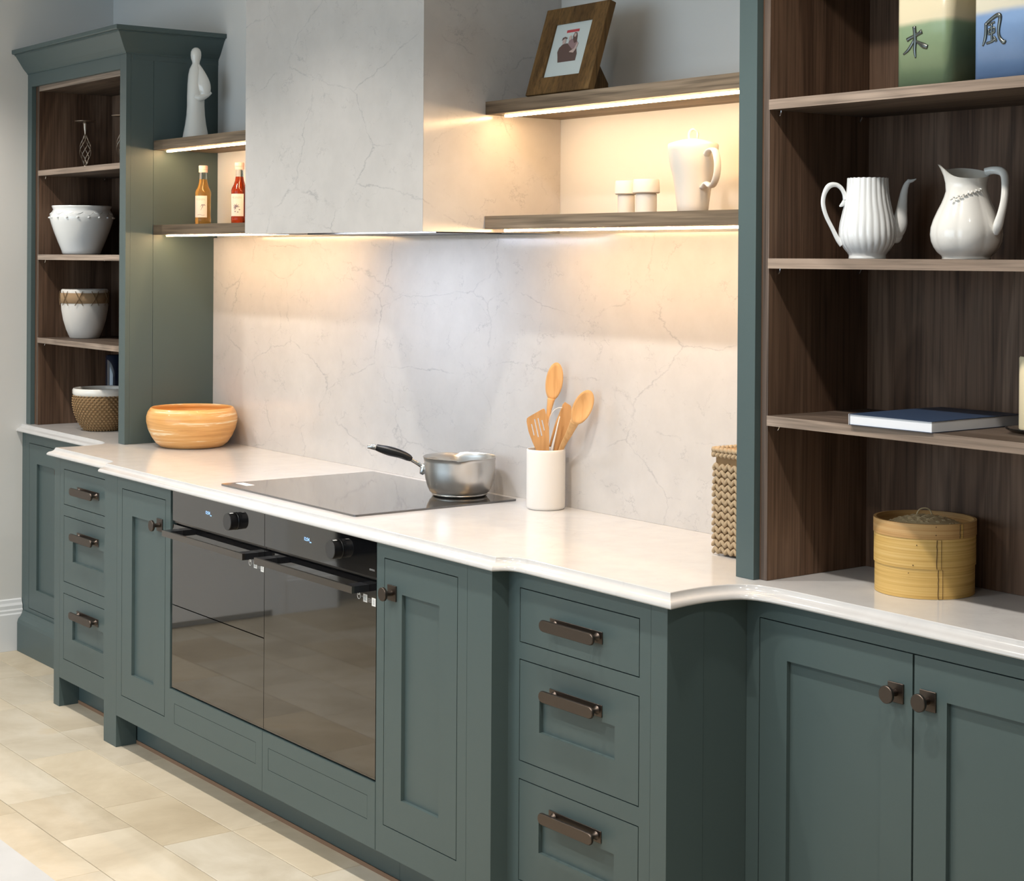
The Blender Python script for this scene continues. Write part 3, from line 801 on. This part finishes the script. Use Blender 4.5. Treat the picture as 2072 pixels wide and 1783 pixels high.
# rectangular seagrass basket beside the tall cabinet
t = place('seagrass_basket', 'tall braided seagrass basket tucked behind the right cabinet edge', 'basket', 1.495, -.125, ZT+.0008)
hx, hy, hb = .115, .098, .255
link('basket_wall', box(nb(), -hx+.006, hx-.006, -hy+.006, hy-.006, .004, hb-.004), 'straw_d', t)
bm = nb()
def braid(bm, x, y, nx, ny, z0, z1, pitch, r):
    z = z0; k = 0
    while z < z1:
        for sg in (-1, 1):
            R = Matrix.Rotation(sg*.62, 4, (Vector((nx, ny, 0))))
            tx, ty = -ny, nx
            ell(bm, (x+tx*sg*r*.62+nx*random.uniform(-.001, .001), y+ty*sg*r*.62+ny*random.uniform(-.001, .001), z+random.uniform(-.0015, .0015)),
                (r*(.62 if nx else .60), r*.60, pitch*.66), R, 6, 5)
        z += pitch; k += 1
n = 11
for i in range(n):
    braid(bm, -hx+.010+i*(2*hx-.02)/(n-1), -hy+.003, 0, -1, .012, hb-.03, .0165, .0092)
for i in range(9):
    for sx in (-1, 1): braid(bm, sx*(hx-.003), -hy+.012+i*(2*hy-.024)/8, sx, 0, .012, hb-.03, .0165, .0092)
link('braiding', bm, 'straw', t, smooth=True, kind='stuff')
bm = nb()
for q in range(2):
    P = [(-hx, -hy), (hx, -hy), (hx, hy), (-hx, hy)]
    for i in range(4):
        a, c = Vector(P[i]), Vector(P[(i+1) % 4]); L = (c-a).length; nn = int(L/.013)
        for k in range(nn):
            p = a+(c-a)*((k+.5)/nn); R = Matrix.Rotation(math.atan2((c-a).y, (c-a).x), 4, 'Z') @ Matrix.Rotation(.6 if q else -.6, 4, 'Y')
            ell(bm, (p.x, p.y, hb-.016+q*.011), (.0105, .0075, .0058), R, 6, 5)
link('rim', bm, 'straw', t, smooth=True)

# bamboo steamer
t = place('bamboo_steamer', 'two-tier round bamboo steamer with woven lid on the right worktop', 'steamer', 1.970, -.160, ZT+.0006, V)
r = .1065
def band(bm, r0, z0, z1): return lathe(bm, [(r0-.006, z0), (r0, z0), (r0, z1), (r0-.006, z1), (r0-.006, z0)], 72)
link('lower_tier', band(nb(), r-.002, 0, .062), 'steam', t, smooth=True, autosmooth=.5)
link('upper_tier', band(nb(), r, .0625, .1245), 'steam', t, smooth=True, autosmooth=.5)
lid = link('lid_band', band(nb(), r+.0012, .125, .1560), 'steam_l', t, smooth=True, autosmooth=.5)
bm = nb(); lathe(bm, [(0, .158), (.03, .157), (.06, .151), (.085, .140), (.101, .130), (.101, .127)], 48)
link('lid_dome', bm, 'steam_w', lid, smooth=True)
bm = nb()
for q in range(2):
    for i in range(-5, 6):
        o = i*.0165; L = math.sqrt(max(0, .098**2-o*o)); seg = 14
        for k in range(seg):
            if (k+i+q) % 2: continue
            a = -L+2*L*k/seg; c = a+2*L/seg
            def Z(x, y): rr = math.hypot(x, y); return .1585-.0285*(rr/.1)**2
            pts_ = []
            for (aa, oo) in ((a, o-.0072), (c, o-.0072), (c, o+.0072), (a, o+.0072)):
                x, y = (aa, oo) if q else (oo, aa); pts_.append(Vector((x, y, Z(x, y))))
            m_ = sum(pts_, Vector())/4
            vs = [bm.verts.new(p) for p in pts_]; tp = bm.verts.new(m_+Vector((0, 0, .0042)))
            for e in range(4): bm.faces.new((vs[e], vs[(e+1) % 4], tp))
link('lid_weave', bm, 'steam_w', lid, kind='stuff')
bm = nb(); tube(bm, [(-.016, .01, .158), (-.010, .01, .170), (.002, .01, .174), (.013, .01, .170), (.018, .01, .158)], .0016, 6, 4)
link('lid_loop', bm, 'steam_w', lid, smooth=True)
def stitch(parent, ang, z0, z1, r0):
    bm = nb(); aw = .0085/r0
    A = [(r0+.0006, ang+aw)]
    for k in range(5):
        pass
    v = []
    for aa in (ang-aw*1.0, ang, ang+aw*1.1):
        v.append([bm.verts.new(((r0+.0008)*cos(aa), (r0+.0008)*sin(aa), z)) for z in (z0, z1)])
    bm.faces.new((v[1][0], v[2][0], v[2][1], v[1][1]))
    pl = link('overlap_strip', bm, 'steam', parent)
    bm = nb(); n_ = 9
    for sgn, aa in ((1, ang), ):
        tube(bm, [((r0+.0012)*cos(aa+random.uniform(-.006, .006)), (r0+.0012)*sin(aa+random.uniform(-.006, .006)), z0+(z1-z0)*k/n_) for k in range(n_+1)], .0008, 5, smooth=False)
    tube(bm, [((r0+.0008)*cos(ang+aw*1.1), (r0+.0008)*sin(ang+aw*1.1), z) for z in (z0, z1)], .0005, 4, smooth=False)
    link('stitching', bm, 'stitch', parent)
stitch(t, radians(-88), .001, .061, r-.002); stitch(t, radians(-90), .0635, .1235, r); stitch(t, radians(-62), .126, .155, r+.0012)
bm = nb()
for aa, z in ((-112, .112), (-116, .070), (-121, .053), (-91, .151), (-91, .134)): ell(bm, ((r+.001)*cos(radians(aa)), (r+.001)*sin(radians(aa)), z), (.0012,)*3, None, 6, 4)
link('bamboo_pin', bm, 'stitch', t)

# book on the third shelf
t = place('book', 'thick white-edged book with navy cover lying on the right shelf', 'book', 1.945, -.372, 1.3014, radians(1))
w, dp, th = .214, .300, .0225
link('pages', box(nb(), .0015, w-.002, .002, dp-.002, .001, th-.001), 'paper', t)
bm = nb()
n_ = 8
top = []
for i in range(n_+1):
    y = dp*i/n_; top.append((y, th+.0006*sin(pi*i/n_)))
box(bm, 0, w, 0, dp, 0, .001)
for i in range(n_):
    (ya, za), (yb_, zb_) = top[i], top[i+1]
    dzr = .002
    v = [bm.verts.new(p) for p in ((0, ya, za), (w, ya, za+dzr*0), (w, yb_, zb_+0), (0, yb_, zb_))]
    u_ = [bm.verts.new((q.co.x, q.co.y, q.co.z-.0008)) for q in v]
    bm.faces.new(v); bm.faces.new(u_[::-1])
    for e in range(4): bm.faces.new((v[e], u_[e], u_[(e+1) % 4], v[(e+1) % 4]))
link('cover', bm, 'blue_c', t)
link('spine', box(nb(), -.0008, .0, 0, dp, 0, th), 'paper', t)

# candle on a glass plate (right frame edge)
t = place('pillar_candle', 'ivory pillar candle on a small glass dish at the far right shelf', 'candle', 2.286, -.205, 1.3014)
link('candle', lathe(nb(), [(0, .009), (.034, .009), (.035, .011), (.035, .150), (.033, .153), (.028, .150), (0, .148)], 48), 'candle', t, smooth=True, autosmooth=.6)
link('glass_dish', lathe(nb(), [(0, 0), (.036, 0), (.050, .003), (.060, .009), (.062, .012), (.060, .012), (.048, .007), (.035, .0045), (0, .0045)], 48), 'glassc', t, smooth=True)
bm = nb(); tube(bm, [(0, 0, .148), (.001, 0, .155), (.003, 0, .160)], .0008, 5, 2); link('wick', bm, 'black', t)

# fluted porcelain coffee pot
k = 4.933*958
t = place('coffee_pot', 'lidless white fluted porcelain coffee pot with curved spout', 'coffee pot', 1.839, -.20, 1.6453, V)
pc = [(1050, 190), (1046, 192), (1030, 189), (1010, 191), (985, 208), (950, 236), (900, 268), (850, 284), (800, 290), (740, 288), (680, 280), (600, 262), (520, 244), (440, 228), (370, 217), (300, 211), (240, 208), (224, 208)]
def flute(a, r, z, i):
    h = z/.17; tw = 2.4*max(0, .66-h)**1.25*1.6
    amp = .022*min(1, max(0, (h-.06)/.1))
    return (r*(1+amp*(abs(sin(12*(a+tw)))*1.6-1)), z + (.0014*abs(sin(12*(a+tw))) if i == len(pc)-1 else 0))
prf = [(w_/k, (1050-y)/k) for y, w_ in pc]
bm = lathe(nb(), [(0, .001)]+prf, 224, fn=lambda a, r, z, i: flute(a, r, z, i-1) if i-1 < len(pc) else (r, z))
lathe(bm, [(prf[-1][0], prf[-1][1]+.0008), (prf[-1][0]*.94, prf[-1][1]-.001), (prf[-1][0]*.93, prf[-1][1]-.03), (prf[6][0]*.9, prf[6][1]), (0, .01)], 64)
link('pot_body', bm, 'porc', t, smooth=True)
L = lambda x, y, d_=0: ((x-567)/k, d_, (1050-y)/k)
bm = nb(); tube(bm, [L(790, 790), L(845, 770), L(893, 690), L(915, 560), L(930, 440), L(945, 350), L(968, 280), L(1000, 238)], [.010, .0190, .0180, .0130, .0098, .0078, .0060, .0042], 20, 6, .62, (0, 1, 0))
tube(bm, [L(975, 250), L(1010, 246), L(1040, 236), L(1066, 222)], [.0046, .0040, .0026, .0007], 10, 4, .8, (0, 1, 0))
tube(bm, [L(800, 850), L(850, 840), L(890, 800), L(920, 720)], [.004, .012, .010, .004], 12, 4, .6, (0, 1, 0))
link('spout', bm, 'porc', t, smooth=True)
bm = nb(); tube(bm, [L(310, 905), L(262, 850), L(205, 740), L(140, 610), L(108, 490), L(118, 390), L(165, 305), L(235, 288), L(290, 320), L(325, 380), L(345, 440)], [.0075, .0055, .0046, .0046, .0048, .0050, .0062, .0052, .0048, .0050, .0075], 12, 6, .8, (0, 1, 0))
tube(bm, [L(350, 440), L(325, 475), L(298, 498), L(276, 512)], [.0075, .0062, .0042, .0016], 10, 4, .7, (0, 1, 0))
link('handle', bm, 'porc', t, smooth=True)

# ivory pitcher
k = 4.933*1003
t = place('milk_pitcher', 'ivory lobed pitcher with wavy lip, right of the coffee pot', 'pitcher', 2.106, -.20, 1.6453, V)
pc = [(1052, 240), (1046, 246), (1034, 240), (1015, 250), (980, 290), (930, 325), (870, 350), (800, 360), (730, 354), (650, 330), (560, 290), (480, 250), (420, 226), (360, 208), (300, 200), (250, 202), (200, 214), (165, 228)]
def lobes(a, r, z, i):
    h = z*k; s_ = 1+(.030*(abs(cos(4*a+.4))-.6) if 40 < h < 700 else 0)
    if h > 700:
        f = min(1, (h-700)/180)
        d_ = (a-pi+pi) % (2*pi)-pi
        sp_ = math.exp(-(d_/.42)**2)
        z2 = z + f*(.0125*sin(a)+.018*sp_)-.002*f
        return (r*(s_+f*.30*sp_), z2)
    return (r*s_, z)
prf = [(w_/k, (1052-y)/k) for y, w_ in pc]
bm = lathe(nb(), [(0, .001)]+prf, 128, fn=lobes)
link('pitcher_body', bm, 'cream_p', t, smooth=True)
bm = lathe(nb(), [(p[0]*.955, p[1]) for p in prf[::-1]]+[(0, .01)], 128, fn=lobes)
link('pitcher_lining', bm, 'cream_p', t, smooth=True)
L = lambda x, y, d_=0: ((x-1568)/k, d_, (1052-y)/k)
bm = nb(); tube(bm, [L(1745, 165, -.012), L(1800, 150, -.026), L(1860, 165, -.040), L(1885, 215, -.048), L(1880, 330, -.056), L(1858, 470, -.064), L(1825, 600, -.068), L(1795, 720, -.066), L(1788, 800, -.058)],
                [.009, .008, .0088, .0085, .0078, .0078, .0085, .0100, .006], 14, 6, .7, (0, 1, 0))
link('handle', bm, 'cream_p', t, smooth=True)
bm = nb()
for i in range(14):
    x_ = 1360+i*23; ell(bm, L(x_, 440-i*7-(4 if i % 2 else -8), -.0405-.0055*sin(i/13*pi)), (.0034, .0030, .0019), Matrix.Rotation(.5 if i % 2 else -.3, 4, 'Y'), 8, 6)
link('leaf_relief', bm, 'cream_p', t, smooth=True)

# square glazed canisters with silver relief characters
def stroke(bm, pts, r, yf):
    r = [q_*1.35 for q_ in r] if isinstance(r, list) else r*1.35
    tube(bm, [(p[0], yf, p[1]) for p in pts], r, 8, 4, .55, (0, 1, 0))
def canister(x, y, w, h, mt, label):
    t = place('glazed_canister', label, 'canister', x, y, 1.9924)
    pts = []; rr = .022; hw = w/2
    for cx, cy, a0 in ((hw-rr, hw-rr, 0), (-hw+rr, hw-rr, 90), (-hw+rr, -hw+rr, 180), (hw-rr, -hw+rr, 270)):
        for q in range(7): a = radians(a0+q*15); pts.append((cx+rr*cos(a), cy+rr*sin(a)))
    o = link('canister_body', prism(nb(), pts, 0, h, 'z'), mt, t, bev=.003)
    for p in o.data.polygons: p.use_smooth = abs(p.normal.z) < .5
    return t, o
tg, _ = canister(2.107, -.275, .142, .27, 'gl_green', 'green and cream square canister marked with a wood character, top shelf')
yf = -.071-.0005; cx, cz = -.016, .0895; q = 1/1000
bm = nb()
G = lambda u, v: (cx+(u-505)*q*.205, cz-(v-545)*q*.145)
stroke(bm, [G(492, 330), G(500, 420), G(505, 540), G(500, 660), G(512, 770)], [.0036, .0034, .0032, .003, .0014], yf)
stroke(bm, [G(405, 505), G(450, 480), G(520, 450), G(590, 410)], [.0034, .0028, .0028, .0038], yf)
stroke(bm, [G(495, 500), G(460, 580), G(415, 650), G(360, 700)], [.002, .0026, .0026, .0016], yf)
stroke(bm, [G(510, 530), G(560, 570), G(610, 610), G(660, 635)], [.0018, .003, .0044, .0034], yf)
link('relief_character', bm, 'silver', tg, smooth=True)
tb, _ = canister(2.300, -.275, .142, .27, 'gl_blue', 'blue and cream square canister marked with a wind character, top shelf')
G = lambda u, v: (-.016+(u-1600)*q*.190, .093-(v-400)*q*.145)
bm = nb()
stroke(bm, [G(1500, 290), G(1500, 400), G(1490, 500), G(1462, 590)], [.0028, .0028, .0028, .0014], yf)
stroke(bm, [G(1500, 300), G(1560, 250), G(1640, 200), G(1675, 230), G(1655, 400), G(1670, 500), G(1720, 570), G(1740, 545)], [.0024, .0028, .0032, .0034, .0028, .0028, .0034, .0022], yf)
stroke(bm, [G(1530, 320), G(1570, 300), G(1610, 290)], .0018, yf)
stroke(bm, [G(1535, 380), G(1535, 430), G(1535, 450)], .0018, yf); stroke(bm, [G(1535, 380), G(1600, 360), G(1605, 430)], .0018, yf)
stroke(bm, [G(1535, 440), G(1570, 432), G(1605, 425)], .0018, yf); stroke(bm, [G(1572, 310), G(1572, 420), G(1575, 540)], .002, yf)
stroke(bm, [G(1510, 560), G(1570, 545), G(1615, 520)], .002, yf); stroke(bm, [G(1595, 480), G(1620, 520), G(1630, 550)], .002, yf)
link('relief_character', bm, 'silver', tb, smooth=True)

# picture frame on the upper right shelf
t = place('picture_frame', 'leaning brown wooden picture frame with family photo on upper shelf', 'picture frame', .655, -.242, 2.0824, radians(0))
lean = Matrix.Rotation(radians(-17.5), 4, 'X')
w, h, th, bd = .268, .250, .022, .056
def leaned(bm): bmesh.ops.transform(bm, matrix=lean, verts=bm.verts[:]); return bm
fr = link('moulding', leaned(ring(nb(), 0, w, 0, h, bd, w-bd, bd*.86, h-bd*.86, 0, th)), 'frame', t, bev=.0015)
link('photo', leaned(box(nb(), bd-.003, w-bd+.003, .006, .009, bd*.86-.003, h-bd*.86+.003)), 'photo', t)
link('backing', leaned(box(nb(), .004, w-.004, .0215, .0235, .004, h-.004)), 'frame', t)
def flatpoly(parent, name, pts, mt, y=.0056): return link(name, leaned(prism(nb(), pts, y, y+.0004, 'y')), mt, parent)
bx0, bx1, bz0, bz1 = bd, w-bd, bd*.86, h-bd*.86
Q = lambda a, b_: (bx0+(bx1-bx0)*a, bz0+(bz1-bz0)*b_)
flatpoly(t, 'red_banner', [Q(.33, .82), Q(.67, .82), Q(.67, .87), Q(.33, .87)], 'red')
flatpoly(t, 'printed_figures', [Q(.28, .27), Q(.24, .38), Q(.20, .47), Q(.22, .55), Q(.30, .61), Q(.42, .62), Q(.52, .57), Q(.60, .50), Q(.70, .52), Q(.76, .40), Q(.76, .27), Q(.60, .27)], 'brownp')
flatpoly(t, 'printed_figures', [Q(.45, .60), Q(.46, .68), Q(.62, .70), Q(.70, .62), Q(.70, .50), Q(.60, .49)], 'mauve', .0052)
flatpoly(t, 'printed_figures', [Q(.56, .68), Q(.54, .74), Q(.57, .81), Q(.63, .80), Q(.66, .74), Q(.68, .62), Q(.62, .60)], 'brownp', .0050)
for a, b_, rr in ((.33, .66, .0085), (.48, .71, .0070), (.60, .755, .0055)):
    c0 = Q(a, b_); flatpoly(t, 'printed_face', [(c0[0]+rr*.85*cos(i*pi/6), c0[1]+rr*sin(i*pi/6)) for i in range(12)], 'skin', .0046)
flatpoly(t, 'printed_hand', [Q(.54, .44), Q(.66, .42), Q(.72, .50), Q(.74, .60), Q(.70, .60), Q(.66, .50), Q(.56, .46)], 'skin', .0046)
flatpoly(t, 'dark_hair', [Q(.26, .68), Q(.27, .73), Q(.33, .745), Q(.39, .725), Q(.40, .70), Q(.33, .715)], 'brownp', .0042)
bm = prism(nb(), [(.035, .002), (.148, .0), (.150, .028), (.085, .105), (.062, .110)], w*.46, w*.46+.004, 'x')
bm2 = prism(nb(), [(.036, .0005), (.128, .0005), (.128, .026), (.082, .098), (.066, .100)], w*.70, w*.74, 'x'); bm.free()
link('strut', bm2, 'frame', t, bev=.001)

# cream lidded jug and two small lidded shakers on the lower right shelf
t = place('lidded_jug', 'tall cream lidded jug with ring handle on the lower shelf', 'jug', 1.226, -.150, 1.7584, V)
k = 872.
pf = [(0, 0), (.036, 0), (.038, .003), (.040, .02), (.044, .05), (.050, .09), (.0570, .115), (.0605, .135), (.0625, .155), (.0630, .166), (.061, .170), (.047, .175), (.028, .180), (.012, .1825), (0, .183)]
link('jug_body', lathe(nb(), pf, 56), 'matte_w', t, smooth=True)
bm = nb(); tube(bm, [(-.0085, 0, .178), (-.0105, 0, .194), (-.005, 0, .204), (.003, 0, .205), (.0105, 0, .196), (.009, 0, .179)], .0034, 10, 5, 1.6, (0, 1, 0))
link('lid_loop', bm, 'matte_w', t, smooth=True)
bm = nb(); ca, sa = cos(radians(-62)), sin(radians(-62))
hp = [(.054, .135), (.070, .150), (.092, .150), (.103, .130), (.106, .105), (.098, .078), (.080, .062), (.060, .070), (.046, .060)]
tube(bm, [(a*ca, a*sa, z) for a, z in hp], [.005, .0045, .0045, .0045, .0045, .0045, .0045, .0045, .005], 12, 6, 2.3, (-sa, ca, 0))
link('handle', bm, 'matte_w', t, smooth=True)
for i, (x, y, rc, rb, lb) in enumerate(((.972, -.150, .0300, .0225, 'left cream mushroom-shaped lidded jar on the lower shelf'), (1.076, -.172, .0350, .0270, 'right cream mushroom-shaped lidded jar, beside the lidded jug'))):
    t = place('lidded_jar', lb, 'jar', x, y, 1.7584, V, 'cream mushroom-shaped jars')
    link('jar_body', lathe(nb(), [(0, 0), (rb, 0), (rb, .048), (rb*.9, .050), (0, .050)], 40), 'matte_w', t, smooth=True, autosmooth=.6)
    link('lid', lathe(nb(), [(0, .0505), (rc-.003, .0505), (rc, .053), (rc*.985, .062), (rc*.94, .083), (rc*.90, .086), (0, .087)], 40), 'matte_w', t, smooth=True, autosmooth=.6)

# figurine on the upper left shelf
k = 548.
t = place('ceramic_figurine', 'slender glossy white robed figurine on the upper left shelf', 'figurine', -1.560, -.125, 2.0754, V)
pf = [(0, .0), (28, 0), (28, 4), (25.5, 18), (22, 36), (19.5, 55), (18.3, 75), (18.3, 95), (17.5, 120), (16, 140), (13.5, 152), (9.5, 160), (7.6, 164), (8.2, 168), (10.3, 174), (11.2, 181), (10.8, 188), (8.5, 193.5), (4.5, 197), (0, 198)]
bm = lathe(nb(), [(a/k, b_*.985/k) for a, b_ in pf], 48, fn=lambda a, r, z, i: (r*(1-.14*abs(sin(a))) + (0), z))
link('robe_body', bm, 'cream_p', t, smooth=True)
bm = nb(); tube(bm, [(3/k, -.006, 158/k), (10/k, -.010, 140/k), (17/k, -.014, 118/k), (20/k, -.016, 101/k), (14/k, -.018, 92/k)], [.010, .019, .026, .021, .008], 20, 6, .55, (0, 1, 0))
tube(bm, [(0/k, -.022, 92/k), (12/k, -.024, 89/k), (24/k, -.016, 95/k), (33/k, -.010, 101/k)], [.008, .0125, .010, .005], 14, 5)
link('sleeves', bm, 'cream_p', t, smooth=True)

# dark object just behind the hood edge on the same shelf
t = place('dark_vase', 'dark vase mostly hidden behind the left edge of the hood', 'vase', -1.085, -.118, 2.0754)
link('vase_body', lathe(nb(), [(0, 0), (.034, 0), (.040, .012), (.034, .05), (.022, .08), (.026, .10), (.024, .10), (0, .09)], 32), 'navy', t, smooth=True)

# syrup bottles
def bottle(x, y, mt, label, swirl):
    t = place('syrup_bottle', label, 'bottle', x, y, 1.7584, V, None)
    s_ = 1/549
    pf = [(0, 0), (14.5, 0), (16.2, 2), (16.2, 14), (15.6, 16), (15.6, 58), (16.2, 61), (16.2, 67), (15, 71), (11.5, 78), (9, 86), (7.8, 94)]
    link('syrup', lathe(nb(), [(a*s_, b_*s_) for a, b_ in pf]+[(0, 94*s_)], 40), mt, t, smooth=True, autosmooth=.8)
    link('bottle_neck', lathe(nb(), [(7.9*s_, 94*s_), (7.6*s_, 102*s_), (7.4*s_, 109*s_)], 32), 'glassc', t, smooth=True)
    c = link('cap', lathe(nb(), [(0, 108*s_), (9*s_, 108*s_), (9*s_, 113.5*s_), (8.5*s_, 114*s_), (9.2*s_, 114.8*s_), (9.2*s_, 121*s_), (8.5*s_, 122*s_), (0, 122*s_)], 32), 'cap', t, smooth=True, autosmooth=.6)
    bm = nb(); rl = 15.95*s_; a0, a1 = radians(-168), radians(-50); n_ = 16; A = []
    for i in range(n_+1):
        a = a0+(a1-a0)*i/n_; A.append([bm.verts.new((rl*cos(a), rl*sin(a), z*s_)) for z in (15.5, 60)])
    for i in range(n_): bm.faces.new((A[i][0], A[i+1][0], A[i+1][1], A[i][1]))
    lb = link('paper_label', bm, 'label', t, smooth=True)
    def wrap(bm, r=rl+.0003, ac=radians(-104)):
        for v_ in bm.verts:
            x_, z_ = v_.co.x, v_.co.z; off = v_.co.y
            a = ac+x_/r; v_.co = Vector(((r-off)*cos(a), (r-off)*sin(a), z_))
        return bm
    bm = text_bm('MONIN', .0115, .00005); xf(bm, (0, 0, 52*s_), rx=pi/2); link('lettering', wrap(bm), 'inkg', lb)
    bm = nb()
    if swirl:
        tube(bm, [(.004, 0, .055), (.009, 0, .066), (.013, 0, .074)], .0007, 5, 3)
        for dx, dz in ((-.010, -.006), (-.007, .001), (.008, -.003), (.005, .002), (-.002, -.010)):
            tube(bm, [(.013, 0, .074), (.013+dx*.6, 0, .0755+dz*.3), (.013+dx, 0, .074+dz)], [.0012, .0012, .0004], 5, 3)
        tube(bm, [(-.010, 0, .037), (.0, 0, .039), (.010, 0, .036), (.018, 0, .037)], .0006, 5, 3)
    else:
        for i in range(7):
            a = i*.7; tube(bm, [(.0, 0, .062), (.006*cos(a), 0, .062+.006*sin(a)), (.013*cos(a), 0, .062+.012*sin(a))], [.0006, .0018, .0004], 5, 3)
        for dx, dz in ((-.004, .045), (.006, .043), (.012, .052)): ell(bm, (dx, 0, dz), (.003, .0005, .002))
    link('label_drawing', wrap(bm), 'inkp', lb)
bottle(-1.480, -.132, 'syrup1', 'golden syrup bottle with palm tree label on the lower left shelf', True)
bottle(-1.192, -.132, 'syrup2', 'dark red syrup bottle beside the hood, partly hidden', False)

# ---- left tall cabinet contents
def candlestick(x, y, label):
    t = place('twisted_candle_holder', label, 'candle holder', x, y, 1.9924, V, 'twisted metal candle holders')
    link('drip_plate', lathe(nb(), [(0, .196), (.03, .197), (.044, .201), (.044, .2025), (.03, .199), (0, .199)], 32), 'iron', t, smooth=True)
    bm = nb()
    for i in range(6):
        a0 = i*pi/3; tube(bm, [((.004+.019*sin(pi*f)**1.2)*cos(a0+f*3.4), (.004+.019*sin(pi*f)**1.2)*sin(a0+f*3.4), .018+.128*f) for f in [j/12 for j in range(13)]], .0016, 6, 2)
    link('twisted_cage', bm, 'iron', t, smooth=True)
    link('stem', lathe(nb(), [(0, 0), (.030, 0), (.030, .003), (.008, .007), (.0045, .014), (.006, .02), (0, .022)], 24), 'iron', t, smooth=True)
    link('neck', lathe(nb(), [(0, .142), (.005, .144), (.004, .152), (.008, .175), (.009, .188), (.012, .196), (0, .196)], 24), 'iron', t, smooth=True)
candlestick(-2.362, -.225, 'twisted iron candle holder standing alone on the top left shelf')
candlestick(-1.995, -.225, 'twisted iron candle holder mostly hidden behind the cabinet stile')
s_ = 1/509.
t = place('white_planter', 'big white glazed planter with scalloped relief rim on second shelf', 'planter', -2.386, -.229, 1.6454)
pf = [(0, 0), (37, 0), (40, 3), (41, 8), (49, 27), (57, 48), (63, 66), (65.5, 76), (65, 82), (61, 89), (58.5, 94), (61, 99), (61.5, 102), (59, 102), (56, 96), (58, 80), (50, 45), (35, 10), (0, 8)]
link('planter', lathe(nb(), [(a*s_, b_*s_) for a, b_ in pf], 72), 'porc', t, smooth=True)
bm = nb()
for i in range(18):
    a = i*2*pi/18; a2 = a+2*pi/18
    def p(a_, rr, z): return (rr*s_*cos(a_), rr*s_*sin(a_), z*s_)
    tube(bm, [p(a, 61, 88), p((a+a2)/2, 63.5, 81 if i % 2 else 84), p(a2, 61, 88)], [.002, .0042, .002], 6, 4)
    ell(bm, p((a+a2)/2, 65.5, 77), (.006, .006, .004))
link('relief_garland', bm, 'porc', t, smooth=True)
s_ = 1/500.
t = place('cream_planter', 'cream tapered planter with jute band and crossed twine on third shelf', 'planter', -2.368, -.222, 1.3014)
pf = [(0, 0), (28, 0), (30, 2), (37, 18), (43, 38), (46.5, 58), (47.8, 76), (47.5, 92), (47, 99), (45.5, 101), (43.5, 99), (44, 80), (38, 30), (25, 8), (0, 6)]
link('planter', lathe(nb(), [(a*s_, b_*s_) for a, b_ in pf], 64), 'stone_w', t, smooth=True)
link('jute_band', lathe(nb(), [(47.5*s_, 72*s_), (48.6*s_, 72.5*s_), (48.8*s_, 93*s_), (47.5*s_, 93.5*s_)], 64), 'jute', t, smooth=True)
bm = nb()
for i in range(9):
    a = -radians(150)+i*radians(38)
    for sg in (-1, 1):
        tube(bm, [(49.8*s_*cos(a-sg*.17), 49.8*s_*sin(a-sg*.17), 68*s_), (50.4*s_*cos(a), 50.4*s_*sin(a), 82*s_), (49.8*s_*cos(a+sg*.15), 49.8*s_*sin(a+sg*.15), 97*s_)], .0015, 5, 3)
link('twine_cross', bm, 'twine', t)
t = place('woven_bowl', 'round woven rush bowl with cream rim on the left worktop', 'bowl', -2.185, -.222, ZT+.0006)
s_ = 1/500.
pf = [(0, 0), (34, 0), (38, 3), (48, 18), (55, 36), (58.5, 54), (58, 66), (56, 72), (54, 72), (52, 60), (44, 25), (0, 8)]
link('bowl_core', lathe(nb(), [((a-1.2 if a else 0)*s_, b_*s_) for a, b_ in pf], 64), 'straw_d', t, smooth=True)
link('glazed_rim', lathe(nb(), [(54*s_, 70*s_), (57.5*s_, 71*s_), (59*s_, 75*s_), (59*s_, 82*s_), (57*s_, 85*s_), (54*s_, 85*s_), (53*s_, 80*s_), (53*s_, 70*s_), (54*s_, 70*s_)], 64), 'cream_p', t, smooth=True)
bm = nb(); nrow = 15
for j in range(nrow):
    h = 2+68*j/(nrow-1)
    for (ra, ha), (rb_, hb_) in zip(pf[1:8], pf[2:9]):
        if ha <= h <= hb_: rr = ra+(rb_-ra)*(h-ha)/max(hb_-ha, .01); break
    else: rr = 57
    n_ = 40
    for i in range(n_):
        a = (i+.5*(j % 2))*2*pi/n_
        if sin(a-V) > .35: continue
        ell(bm, (rr*s_*cos(a), rr*s_*sin(a), h*s_), (.0042, rr*s_*pi/n_*.80, .0034), Matrix.Rotation(a, 4, 'Z'), 5, 4)
link('rush_weave', bm, 'straw_d', t, smooth=True, kind='stuff')
t = place('navy_vase', 'tall glossy navy vase behind the woven rush bowl', 'vase', -2.330, -.105, ZT+.0006)
link('vase_body', lathe(nb(), [(0, 0), (.036, 0), (.038, .004), (.038, .285), (.034, .292), (.030, .29), (.030, .02), (0, .018)], 40), 'navy', t, smooth=True, autosmooth=.8)
